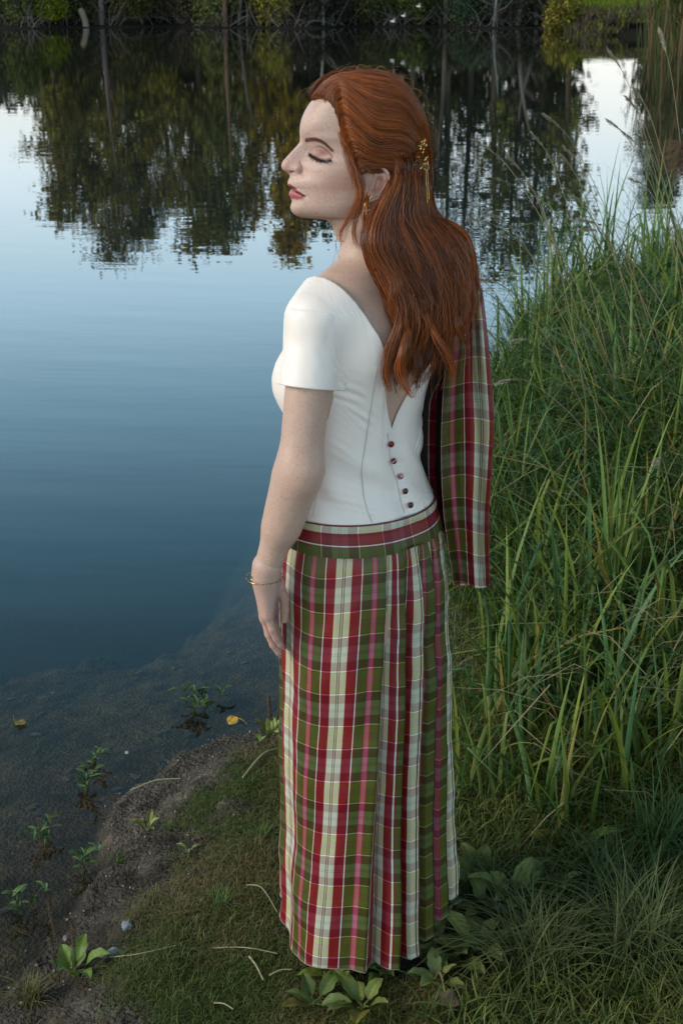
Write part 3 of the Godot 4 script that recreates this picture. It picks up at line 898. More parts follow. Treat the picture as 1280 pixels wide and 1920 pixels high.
	for i in 260:
		var f := rf(0, 1)
		var p := Vector3(-0.03, 0.10, 0).lerp(Vector3(0.0, 0.0, 0), f) + Vector3(rf(-0.01, 0.01), 0, rf(-0.01, 0.01))
		var l := rf(0.05, 0.13)
		var q := p + Vector3(-l * rf(0.4, 1.0), -l * rf(-0.1, 0.55), rf(-0.05, 0.05))
		s.blade(PackedVector3Array([p, p.lerp(q, 0.5) + Vector3(0, 0.012, 0), q]), 0.0028, L(0.13, 0.075, 0.045) * rf(0.6, 1.3), L(0.18, 0.11, 0.07))
	obj("plume", s.mesh(), hm, t)


# ---------------------------------------------------------------- small plants, leaves, stones
func leaf_shape(len: float, wide: float, curl: float, col: Color, sd: int, stalk := 0.0, wavy := 0.03) -> MB:
	# a leaf with a midrib, side veins and a wavy edge, along -Z from the origin, arching over
	var r := RandomNumberGenerator.new()
	r.seed = sd
	var b := MB.new()
	var n := 12
	var ph := r.randf() * 6.0
	for i in n + 1:
		var f := float(i) / n
		var w := wide * 0.5 * pow(sin(PI * pow(f, 0.8)), 0.8) + 0.0008
		var y := sin(f * 1.9) * len * curl - f * f * len * curl * 0.6
		for k in 7:
			var g := k / 3.0 - 1.0
			var edge := absf(g)
			var p := Vector3(g * w * (1.0 + wavy * 2.0 * sin(f * 19.0 + ph + g * 2.0) * edge), y + w * 0.35 * edge + wavy * len * 0.35 * sin(f * 13.0 + ph * 2.0 + g) * edge - (0.0016 if k == 3 else 0.0), -stalk - f * len)
			var vein := 1.0 + (0.35 if k == 3 else 0.0) + 0.12 * sin(f * 34.0 - edge * 7.0)
			b.add(p, col * vein * r.randf_range(0.9, 1.1))
	b.lattice(0, n + 1, 7)
	if stalk > 0.0:
		b.tube(PackedVector3Array([Vector3(0, -0.004, 0.004), Vector3(0, 0.002, -stalk * 0.5), Vector3(0, 0, -stalk)]), PackedFloat32Array([0.0022, 0.0018, 0.0015]), 4, col * 1.2, col * 1.2, false)
	return b
func plant(label: String, at: Vector3, n: int, size: float, col: Color, spikes := 0, wide := 0.45, lift := 0.35) -> void:
	var t := thing("plantain", label, "plant", at, "broad-leaved plants on the bank")
	var a0 := rf(0, TAU)
	for i in n:
		var l := size * rf(0.65, 1.1)
		var c := col * rf(0.75, 1.2)
		if rf(0, 1) < 0.1: c = L(0.16, 0.14, 0.03)
		var o := obj("leaf", leaf_shape(l, l * wide * rf(0.85, 1.15), rf(0.15, 0.4), c, rng.randi() % 9999, l * rf(0.15, 0.4), 0.05).mesh(), M.broad, t)
		o.rotation = Vector3(rf(0.1, lift * 2.0), a0 + TAU * i / n + rf(-0.35, 0.35), rf(-0.2, 0.2))
	for i in spikes:
		var b := MB.new()
		var e := Vector3(rf(-0.03, 0.03), rf(0.09, 0.17), rf(-0.02, 0.02))
		b.tube(curve([Vector3.ZERO, e * 0.5, e], 8), radii(8, 0.0014, 0.001), 5, L(0.10, 0.08, 0.04))
		for k in 90:
			var p := e * rf(0.42, 1.0)
			var a := rf(0, TAU)
			b.ball(p + Vector3(cos(a), 0, sin(a)) * 0.0028, Vector3(0.0016, 0.002, 0.0016), 3, L(0.085, 0.055, 0.032) * rf(0.6, 1.4))
		obj("flower_spike", b.mesh(), M.broad, t).position = Vector3(rf(-0.03, 0.03), 0, rf(-0.03, 0.03))
func ground_at(px: float, py: float, up := 0.0) -> Vector3:   # where that line of sight meets the ground
	var h := 0.1
	var g := G(px, py, h)
	for i in 8:
		h = height(g.x, -g.z)
		g = G(px, py, h)
	return g + Vector3(0, up, 0)
func fallen_leaf(label: String, at: Vector3, len: float, col: Color, turn: float, sd: int, lobed := false, tilt := 0.0) -> void:
	var b := MB.new()
	var n := 28
	var r := RandomNumberGenerator.new()
	r.seed = sd
	var ring := []
	for i in n:
		var a := TAU * i / n
		var q := len * 0.5 * (0.80 + 0.2 * cos(a)) * (1.0 - 0.22 * smooth(0.5, 1.0, cos(a + PI)))
		if lobed: q *= 0.62 + 0.38 * absf(cos(a * 2.5)) + r.randf_range(-0.06, 0.06)
		ring.append(Vector3(cos(a) * q * 1.1, 0, sin(a) * q * 0.9))
	b.add(Vector3(0, 0.002, 0), col)
	for k in 3:
		for i in n:
			var p: Vector3 = ring[i] * ((k + 1) / 3.0)
			var q := p.length() / len
			b.add(p + Vector3(0, 0.005 + q * q * len * 0.5 * sin(i * 0.9 + sd) * 0.6 + r.randf_range(0, 0.001), 0), col * r.randf_range(0.8, 1.15) * (0.9 if k == 2 else 1.0))
	for i in n:
		b.tri(0, 1 + (i + 1) % n, 1 + i)
	b.lattice(1, 3, n, true)
	b.tube(curve([Vector3(len * 0.5, 0.004, 0), Vector3(len * 0.75, 0.010, 0.01), Vector3(len * 1.0, 0.006, 0.03)], 6), radii(6, 0.0014, 0.0009), 4, col * 0.8, Color(-1, 0, 0), false)
	var o := obj("fallen_leaf", b.mesh(), M.broad)
	tag(o, label, "leaf", "fallen leaves")
	o.position = at
	o.rotation = Vector3(tilt, turn, tilt * 0.5)
func stone(label: String, at: Vector3, size: Vector3, col: Color, sd: int) -> void:
	var b := MB.new()
	b.ball(Vector3.ZERO, Vector3.ONE, 9, col)
	for i in b.v.size():
		var p := b.v[i]
		var q := 1.0 + 0.35 * nz.get_noise_3d(p.x * 60.0 + sd * 50.0, p.y * 60.0, p.z * 60.0)
		q *= minf(1.0, 0.82 / maxf(0.01, absf(p.dot(Vector3(0.7, 0.5, 0.5).normalized()))))
		b.v[i] = p * q * size
		b.c[i] = col * (0.9 + 0.5 * nz.get_noise_3d(p.x * 200.0, p.y * 200.0, p.z * 200.0))
	var o := obj("stone", b.mesh(), M.stone)
	tag(o, label, "stone", "stones on the mud")
	o.position = at
	o.rotation = Vector3(0.2, sd, 0.1)
func build_small() -> void:
	rng.seed = 77
	var bm := mat("broad", 0.5, 0.0, 0.4)
	bm.backlight_enabled = true
	bm.backlight = Color(0.3, 0.35, 0.15)
	mat("stone", 0.8)
	var gr := L(0.075, 0.125, 0.038)
	var dk := L(0.045, 0.070, 0.030)
	# label, px, py, leaves, size, colour, spikes
	var Q := [
		["pale green plantain with seed spikes at the skirt's left edge by the yellow leaf", 505, 1385, 8, 0.085, L(0.105, 0.16, 0.055), 3],
		["small three-leaved seedling on the mud beside the overhanging bank edge", 278, 1558, 5, 0.068, gr, 0],
		["plantain with tall brown seed spikes and one big pale leaf, lower left", 140, 1832, 6, 0.10, gr, 3],
		["small round-leaved plant beside the lower grey stone", 212, 1815, 4, 0.055, dk, 0],
		["limp grey-green leaf rosette on the bare soil, left of the skirt", 352, 1600, 3, 0.06, L(0.09, 0.12, 0.06), 0],
		["plantain poking out under the front hem of the skirt", 628, 1838, 7, 0.105, L(0.085, 0.125, 0.035), 0],
		["dark plantain at the bottom edge below the skirt", 590, 1890, 6, 0.095, dk, 0],
		["round-leaved plantain at the right of the front hem", 715, 1830, 6, 0.085, L(0.09, 0.115, 0.06), 0],
		["wide dusty plantain rosette between the hem and the grass tufts", 790, 1790, 9, 0.10, L(0.055, 0.075, 0.042), 0],
		["dusty plantain rosette in the middle of the dock patch", 850, 1800, 9, 0.10, L(0.050, 0.070, 0.040), 0],
		["large-leaved plantain at the upper end of the dock patch", 915, 1725, 9, 0.115, L(0.048, 0.068, 0.036), 0],
		["dull plantain behind the red boot", 880, 1690, 7, 0.10, L(0.045, 0.065, 0.034), 0],
		["yellowing plantain right against the back hem", 835, 1710, 5, 0.07, L(0.10, 0.10, 0.03), 0],
		["plant with two big pale leaves in the grass right of the skirt", 1035, 1680, 6, 0.11, L(0.075, 0.115, 0.06), 0],
		["dark round-leaved dock below the bank grass", 1075, 1600, 5, 0.12, L(0.035, 0.062, 0.026), 0],
		["bluish leafy plant between the two grass tufts", 1125, 1655, 5, 0.10, L(0.06, 0.105, 0.06), 0],
		["dark dock plant lowest at the bottom edge, right of the hem", 680, 1895, 6, 0.10, L(0.040, 0.060, 0.028), 0],
		["grey-green dock rosette above the brown lobed leaf", 820, 1850, 8, 0.10, L(0.055, 0.075, 0.045), 0],
		["dock rosette beside the left edge of the fine-bladed tuft", 895, 1790, 8, 0.115, L(0.055, 0.072, 0.040), 0],
		["upright dock leaves just right of the lifted back hem", 900, 1655, 7, 0.11, L(0.050, 0.070, 0.034), 0],
		["dock rosette with a folded pale leaf, top right of the dock patch", 960, 1700, 8, 0.12, L(0.06, 0.085, 0.05), 0],
	]
	for a in Q:
		plant(a[0], ground_at(a[1], a[2], 0.008), a[3], a[4] * 0.66, (a[5] as Color) * (Color(2.1, 1.85, 1.2) if a[1] < 640 else Color(3.2, 2.6, 1.3)), a[6], 0.48 if a[3] > 5 else 0.4)
	# plants standing in the shallow water
	var W := [["leafy water plant highest of those in the shallows, under the floating leaf", 168, 1452], ["water plant in the middle of the shallows, left of the mud edge", 160, 1492], ["branching water plant in the dark inlet", 100, 1585], ["water plant at the foot of the bank edge", 158, 1640], ["bright four-leaved water plant at the lower left", 50, 1725], ["green waterweed sprig in the shallows, between the yellow leaf and the dark deep water", 395, 1335], ["waterweed sprig beside the other one, left of it", 362, 1340]]
	for a in W:
		var g := ground_at(a[1], a[2])
		var t := thing("water_plant", a[0], "water plant", g, "plants in the shallows")
		for s in 3:
			var e := Vector3(rf(-0.045, 0.045), rf(0.035, 0.085) - g.y * 0.5, rf(-0.04, 0.04))
			var st := curve([Vector3.ZERO, e * 0.5 + Vector3(0, 0.01, 0), e], 7)
			var b := MB.new()
			b.tube(st, radii(7, 0.0016, 0.0009), 5, L(0.06, 0.08, 0.03), Color(-1, 0, 0), false)
			obj("stem", b.mesh(), bm, t)
			for k in 5:
				var l := obj("leaf", leaf_shape(rf(0.022, 0.042), rf(0.008, 0.014), 0.2, L(0.07, 0.12, 0.035) * rf(0.6, 1.3), rng.randi() % 999).mesh(), bm, t)
				l.position = st[mini(2 + k, 6)]
				l.rotation = Vector3(rf(-0.2, 0.5), k * 2.4 + s, 0)
	# leaves
	fallen_leaf("bright yellow heart-shaped leaf on the waterline left of the skirt", ground_at(433, 1360, 0.012), 0.040, L(0.78, 0.44, 0.012), 0.4, 1, false, 0.45)
	fallen_leaf("dull yellow leaf floating on the water at the left edge", G(42, 1358, 0.002), 0.040, L(0.24, 0.17, 0.03), 2.9, 2)
	fallen_leaf("brown lobed leaf lying at the bottom edge of the picture", ground_at(836, 1905, 0.03), 0.055, L(0.19, 0.115, 0.075), 1.2, 3, true, 0.4)
	fallen_leaf("reddish brown leaf caught in the bank grass on the right", P(1138, 1322, 3.1), 0.075, L(0.15, 0.07, 0.045), 0.7, 4, true, 0.9)
	fallen_leaf("dark red-brown leaf low in the grass at the right edge", P(1262, 1510, 2.85), 0.08, L(0.09, 0.045, 0.03), 2.0, 5, true, 0.6)
	fallen_leaf("small reddish leaf on the bare soil above the limp rosette", ground_at(368, 1577, 0.006), 0.022, L(0.16, 0.07, 0.045), 0.2, 6)
	fallen_leaf("curled tan leaf at the back hem of the skirt", ground_at(845, 1712, 0.02), 0.05, L(0.20, 0.13, 0.06), 2.2, 7, true, 0.3)
	fallen_leaf("brown leaf sunk on the pond bed near the drop-off", G(465, 1294, -0.02) + Vector3(0, -0.03, 0), 0.03, L(0.12, 0.075, 0.05), 0.2, 8)
	fallen_leaf("dark brown leaf sunk left of the mud edge", G(122, 1465, -0.02), 0.03, L(0.09, 0.05, 0.035), 1.2, 9)
	stone("upper blue-grey stone on the mud, lower left", ground_at(240, 1738, 0.004), Vector3(0.014, 0.010, 0.014), L(0.22, 0.25, 0.28), 1)
	stone("lower blue-grey stone beside the round-leaved plant", ground_at(217, 1792, 0.004), Vector3(0.015, 0.013, 0.019), L(0.20, 0.23, 0.27), 2)
	stone("small pale stone in the turf left of the hem", ground_at(378, 1690, 0.002), Vector3(0.007, 0.005, 0.006), L(0.3, 0.3, 0.27), 3)
	stone("small grey stone at the tip of the mud by the dark inlet", ground_at(125, 1760, 0.002), Vector3(0.008, 0.006, 0.008), L(0.17, 0.17, 0.17), 4)
	stone("pale pebble lying under the shallow water", ground_at(239, 1412, 0.001), Vector3(0.008, 0.005, 0.006), L(0.4, 0.42, 0.42), 5)
	# litter on the pond bed and grit on the mud: too small and many to count
	var lit := MB.new()
	for i in 420:
		var x := rf(-1.25, 0.05)
		var dd := rf(2.3, 4.1)
		var s := shore_dist(x, dd)
		if s > -0.015 or s < -0.95: continue
		var o := Vector3(x, height(x, dd) + 0.004, -dd)
		var an := rf(0, TAU)
		var l := rf(0.008, 0.04)
		var e := o + Vector3(cos(an) * l, rf(0.0, 0.004), sin(an) * l)
		var cc := L(0.075, 0.050, 0.028).lerp(L(0.03, 0.027, 0.016), rf(0, 1)) * rf(0.6, 1.3)
		if rf(0, 1) < 0.4: lit.tube(PackedVector3Array([o, o.lerp(e, 0.5) + Vector3(0, 0.002, 0), e]), PackedFloat32Array([0.0012, 0.0012, 0.0006]), 4, cc)
		else: lit.blade(PackedVector3Array([o, o.lerp(e, 0.3), o.lerp(e, 0.7) + Vector3(0, 0.003, 0), e]), l * 0.55, cc, cc * 0.8, 0.1)
	tag(obj("pond_litter", lit.mesh(), M.broad), "dark leaves and bits of twig sunk on the shallow pond bed", "litter", "", "stuff")
	var grit := MB.new()
	for i in 520:
		var x := rf(-0.72, 0.1)
		var dd := rf(2.3, 3.55)
		var s := shore_dist(x, dd)
		if s < -0.06 or s > 0.34: continue
		var z := rf(0.0012, 0.0042) * (1.7 if rf(0, 1) < 0.06 else 1.0)
		grit.ball(Vector3(x, height(x, dd) + z * 0.3, -dd), Vector3(z * rf(0.8, 1.4), z * rf(0.5, 0.9), z), 3, L(0.19, 0.155, 0.125) * rf(0.45, 1.5))
	tag(obj("mud_crumbs", grit.mesh(), M.stone), "crumbs of earth and grit strewn over the bare mud edge", "grit", "", "stuff")
	# dry stems
	var D := [[[456, 1466], [528, 1412], 0.003, "thick pale straw leaning on the turf left of the skirt", 0.02], [[190, 1805], [330, 1785], 0.0013, "thin looping dry stem round the lower stone", -0.035], [[396, 1787], [520, 1800], 0.0016, "long dry blade lying in the turf, lower left", 0.006], [[468, 1803], [494, 1850], 0.0028, "short flat dry blade left of the hem", 0.004], [[462, 1668], [520, 1722], 0.0014, "thin curved dry stem touching the left hem", 0.02], [[402, 1890], [438, 1905], 0.002, "short dry stem near the bottom edge", 0.004], [[245, 1490], [338, 1470], 0.0022, "wilted stem drooping over the mud bank edge", 0.01], [[505, 1838], [548, 1830], 0.002, "dry twig in front of the hem", 0.004], [[815, 1845], [838, 1895], 0.003, "bent grey stem above the brown lobed leaf", 0.03]]
	for a in D:
		var p := ground_at(a[0][0], a[0][1], 0.012)
		var q := ground_at(a[1][0], a[1][1], 0.016)
		var m := p.lerp(q, 0.5) + Vector3(0, absf(a[4]) * 0.6, -a[4])
		var b := MB.new()
		b.tube(curve([Vector3.ZERO, m - p, q - p], 14), radii(14, a[2], a[2] * 0.6), 5, L(0.36, 0.30, 0.17))
		var o := obj("dry_twig", b.mesh(), M.broad)
		tag(o, a[3], "twig", "dry twigs on the ground")
		o.position = p
	# two fine-bladed tufts at the lower right, and brighter young grass on the path
	var F := [[1000, 1830, 0.24, 260, "fine-bladed arching grass tuft right of the dock patch", L(0.085, 0.10, 0.035)], [1190, 1800, 0.27, 300, "fine-bladed grass tuft filling the lower right corner", L(0.08, 0.10, 0.035)], [1130, 1690, 0.22, 180, "green grass tuft behind the two fine-bladed ones", L(0.06, 0.09, 0.028)], [1250, 1620, 0.3, 200, "long green tuft at the right edge above the corner tuft", L(0.05, 0.095, 0.028)], [415, 1700, 0.07, 60, "bright green young grass tuft in the trodden turf", L(0.075, 0.13, 0.028)], [495, 1572, 0.055, 40, "small bright grass tuft beside the left hem", L(0.08, 0.14, 0.03)], [315, 1555, 0.05, 40, "small grass tuft on the mud by the seedling", L(0.08, 0.11, 0.03)], [60, 1880, 0.09, 160, "dry brownish grass tuft in the lower left corner", L(0.14, 0.12, 0.04)], [225, 1615, 0.05, 60, "little grass tuft on the brink of the mud", L(0.08, 0.10, 0.03)]]
	var k := 0
	for a in F:
		k += 1
		var o := obj("grass_tuft", tuft_mesh(int(a[3] * 0.75), a[2], 0.0036 if a[2] > 0.1 else 0.002, 1.15, 7, a[2] * 0.42, 200 + k, 0.45), M.grass)
		var c := StandardMaterial3D.new()
		o.material_override = (M.grass as StandardMaterial3D).duplicate()
		(o.material_override as StandardMaterial3D).albedo_color = ((a[5] as Color) * 1.35).linear_to_srgb()
		tag(o, a[4], "grass tuft", "grass tufts on the path")
		o.position = ground_at(a[0], a[1], -0.004)


# ---------------------------------------------------------------- the woman
const TORSO := [   # height above her feet, centre x, half width, half depth
	[0.78, 0.042, 0.164, 0.125], [0.88, 0.038, 0.160, 0.121], [0.95, 0.031, 0.150, 0.114], [1.01, 0.024, 0.133, 0.101], [1.07, 0.026, 0.126, 0.096], [1.12, 0.027, 0.126, 0.095],
	[1.18, 0.031, 0.132, 0.099], [1.24, 0.036, 0.139, 0.104], [1.29, 0.049, 0.146, 0.100], [1.325, 0.054, 0.142, 0.086], [1.352, 0.057, 0.122, 0.070], [1.375, 0.057, 0.094, 0.060], [1.400, 0.053, 0.064, 0.054], [1.425, 0.049, 0.050, 0.050], [1.47, 0.044, 0.0475, 0.050], [1.60, 0.044, 0.047, 0.050]]
var tor := PackedFloat32Array()
var capA := PackedVector3Array()
var capB := PackedVector3Array()
var capR := PackedVector2Array()
var skin_root: Node3D

func W(r: float, h: float, b: float) -> Vector3:      # her own axes: r to her right, h up, b to her back
	return Vector3(0.05 + (r + b) * 0.70711, 0.12 + h, -2.42 + (b - r) * 0.70711)
func smin(a: float, b: float, k: float) -> float:
	var h := maxf(k - absf(a - b), 0.0) / k
	return minf(a, b) - h * h * k * 0.25
func cap(p: Vector3, i: int) -> float:
	var ba := capB[i] - capA[i]
	var pa := p - capA[i]
	var t := clampf(pa.dot(ba) / ba.length_squared(), 0.0, 1.0)
	return (pa - ba * t).length() - lerpf(capR[i].x, capR[i].y, t)
func bone(a: Vector3, b: Vector3, ra: float, rb: float) -> void:
	capA.append(a); capB.append(b); capR.append(Vector2(ra, rb))
func torso(p: Vector3) -> float:
	var h := p.y - 0.12
	var i := clampi(int((h - 0.70) * 200.0), 0, 179) * 3
	var cx := tor[i]
	var a := tor[i + 1]
	var b := tor[i + 2]
	var dx := p.x - cx
	var dz := p.z + 2.42
	var r := (dx - dz) * 0.70711
	var bk := (dx + dz) * 0.70711
	var q := sqrt(r * r / (a * a) + bk * bk / (b * b))
	var d := (q - 1.0) * minf(a, b) if q < 0.3 else q * (q - 1.0) / sqrt(r * r / (a * a * a * a) + bk * bk / (b * b * b * b))
	if bk > 0.0 and h < 1.40:
		var g := exp(-r * r / 0.0005) * 0.006 - exp(-pow((absf(r) - 0.072) / 0.04, 2.0) - pow((h - 1.25) / 0.07, 2.0)) * 0.010
		d += g * smooth(0.0, 0.05, bk)
	if bk < 0.02:
		for s in [-1.0, 1.0]:
			var o := Vector3(r - s * 0.066, h - 1.190, bk + 0.056)
			d = smin(d, (o / Vector3(1.05, 1.05, 1.0)).length() - 0.060, 0.035)
	if h < 0.72: d = maxf(d, 0.72 - h)
	return maxf(d, h - 1.545)
func fb(p: Vector3) -> float:                          # torso with the stubs of the shoulders
	return smin(smin(torso(p), cap(p, 0), 0.045), cap(p, 1), 0.045)
func fall(p: Vector3) -> float:
	var d := fb(p)
	for i in range(2, capA.size()): d = smin(d, cap(p, i), 0.022)
	return d
func hit(px: float, py: float, f: Callable, off := 0.0) -> Vector3:    # first point of a body along a line of sight
	var r := ray(px, py).normalized()
	var o := Vector3(0, CAMY, 0)
	var t := 1.9
	for i in 60:
		var d: float = f.call(o + r * t) - off
		if d < 0.0004: return o + r * t
		t += d * 0.7
		if t > 3.4: break
	return Vector3.INF

# surface nets: one vertex in each cell that the surface crosses
func nets(b: MB, f: Callable, lo: Vector3, hi: Vector3, cell: float, paint: Callable) -> void:
	var n := Vector3i(((hi - lo) / cell).ceil()) + Vector3i.ONE
	var sx := 1
	var sy := n.x
	var sz := n.x * n.y
	var val := PackedFloat32Array()
	val.resize(n.x * n.y * n.z)
	val.fill(9.0)
	var blk := 6
	var reach := cell * blk * 0.87 * 1.35 + 0.012
	for bz in range(0, n.z, blk):
		for by in range(0, n.y, blk):
			for bx in range(0, n.x, blk):
				var c: float = f.call(lo + Vector3(bx + blk * 0.5, by + blk * 0.5, bz + blk * 0.5) * cell)
				var near := absf(c) < reach
				for z in range(bz, mini(bz + blk, n.z)):
					for y in range(by, mini(by + blk, n.y)):
						for x in range(bx, mini(bx + blk, n.x)):
							val[x + y * sy + z * sz] = f.call(lo + Vector3(x, y, z) * cell) if near else signf(c) * 9.0
	var at := {}
	var offs := [0, sx, sy, sx + sy, sz, sx + sz, sy + sz, sx + sy + sz]
	var corner := [Vector3(0, 0, 0), Vector3(1, 0, 0), Vector3(0, 1, 0), Vector3(1, 1, 0), Vector3(0, 0, 1), Vector3(1, 0, 1), Vector3(0, 1, 1), Vector3(1, 1, 1)]
	var edges := [[0, 1], [2, 3], [4, 5], [6, 7], [0, 2], [1, 3], [4, 6], [5, 7], [0, 4], [1, 5], [2, 6], [3, 7]]
	for z in n.z - 1:
		for y in n.y - 1:
			var row := y * sy + z * sz
			for x in n.x - 1:
				var k := row + x
				var v0 := val[k]
				if absf(v0) > cell * 4.0: continue
				var s := PackedFloat32Array()
				var neg := 0
				for o in offs:
					s.append(val[k + o])
					if s[-1] < 0.0: neg += 1
				if neg == 0 or neg == 8: continue
				var sum := Vector3.ZERO
				var m := 0
				for e in edges:
					var p := s[e[0]]
					var q := s[e[1]]
					if (p < 0.0) != (q < 0.0):
						sum += (corner[e[0]] as Vector3).lerp(corner[e[1]], p / (p - q))
						m += 1
				var w := lo + (Vector3(x, y, z) + sum / m) * cell
				at[k] = b.add(w, paint.call(w))
	var st := [sx, sy, sz]
	for k in at:
		for a in 3:
			var p := val[k]
			var q := val[k + st[a]]
			if (p < 0.0) == (q < 0.0): continue
			var o1: int = st[(a + 1) % 3]
			var o2: int = st[(a + 2) % 3]
			if not (at.has(k - o1) and at.has(k - o2) and at.has(k - o1 - o2)): continue
			if p < 0.0: b.quad(at[k - o1 - o2], at[k - o2], at[k], at[k - o1])
			else: b.quad(at[k - o1 - o2], at[k - o1], at[k], at[k - o2])

const SKIN := Color(0.53, 0.355, 0.28)
func skin_paint(p: Vector3) -> Color:
	var v := 1.0 + 0.06 * nz.get_noise_3d(p.x * 220.0, p.y * 220.0, p.z * 220.0)
	var c := SKIN * v
	var elbow := exp(-(p - capB[2]).length_squared() / 0.0022)
	return c.lerp(Color(0.56, 0.31, 0.25), 0.35 * elbow)
func hand_paint(p: Vector3) -> Color:
	var v := 1.0 + 0.05 * nz.get_noise_3d(p.x * 300.0, p.y * 300.0, p.z * 300.0)
	var c := Color(0.53, 0.345, 0.285)
	for e in fg:
		if e[4] >= 0:
			c = c.lerp(Color(0.52, 0.25, 0.21), 0.5 * exp(-(p - (e[0] as Vector3)).length_squared() / 0.00012))
	return c * v

var fg := []      # the bones of one hand: [a, b, ra, rb, finger]
func fhand(p: Vector3) -> float:
	var palm := 9.0
	var best := 9.0
	var d := [9.0, 9.0, 9.0, 9.0, 9.0]
	for e in fg:
		var ba: Vector3 = e[1] - e[0]
		var pa: Vector3 = p - e[0]
		var t := clampf(pa.dot(ba) / ba.length_squared(), 0.0, 1.0)
		var q: float = (pa - ba * t).length() - lerpf(e[2], e[3], t)
		if e[4] < 0: palm = smin(palm, q, 0.012)
		else: d[e[4]] = smin(d[e[4]], q, 0.003)
	best = palm
	var fi := minf(minf(minf(d[0], d[1]), minf(d[2], d[3])), d[4])
	return smin(palm, fi, 0.006)
func hand(b: MB, wrist: Vector3, fore: Vector3, fingers: Array, wr: float) -> void:
	# fingers: five lists of joints, thumb first; each finger keeps its own chain rooted in the palm
	fg = []
	fg.append([fore, wrist, wr * 1.08, wr, -1])
	for i in 5:
		var j: Array = fingers[i]
		var root := wrist.lerp(j[0], 0.25)
		fg.append([root, j[0], 0.0155 if i else 0.0135, 0.0105 if i else 0.0118, -1])
		var r0: float = [0.0100, 0.0086, 0.0088, 0.0084, 0.0074][i]
		for k in j.size() - 1:
			fg.append([j[k], j[k + 1], r0 * (1.0 - 0.10 * k), r0 * (1.0 - 0.10 * (k + 1)), i])
	var lo := Vector3.ONE * 9
	var hi := -lo
	for e in fg:
		for q in 2:
			lo = lo.min((e[q] as Vector3) - Vector3.ONE * 0.034)
			hi = hi.max((e[q] as Vector3) + Vector3.ONE * 0.034)
	nets(b, fhand, lo, hi, 0.0030, hand_paint)

const PROF := [[147, 668], [152, 641], [160, 622], [172, 604.5], [188, 590], [206, 577], [221, 569.5], [235, 565.3], [247, 564], [258, 564.3], [266, 563.2], [272, 558.5], [278, 553], [285, 546.5], [291, 541], [297, 535.5], [302, 531.6], [308, 529.3], [312, 529.8], [316, 532], [319, 536], [322, 541], [326, 544.3], [331, 544.8], [336, 542.6], [340, 541.2], [344, 541.4], [348, 544.2], [351.5, 549.5], [354.5, 549.2], [357, 546], [361, 544], [366, 545], [370, 547.3], [375, 549], [380, 548.2], [386, 546.4], [392, 547.3], [397, 550.5], [401, 555.5], [404.5, 563], [407, 577], [409, 598], [411, 612], [416, 619], [424, 624], [434, 628], [452, 634]]
const BACK := [[147, 712], [152, 736], [160, 752], [172, 766], [188, 777], [225, 795], [256, 799], [287, 796], [320, 786], [350, 770], [380, 756], [410, 748], [452, 748]]
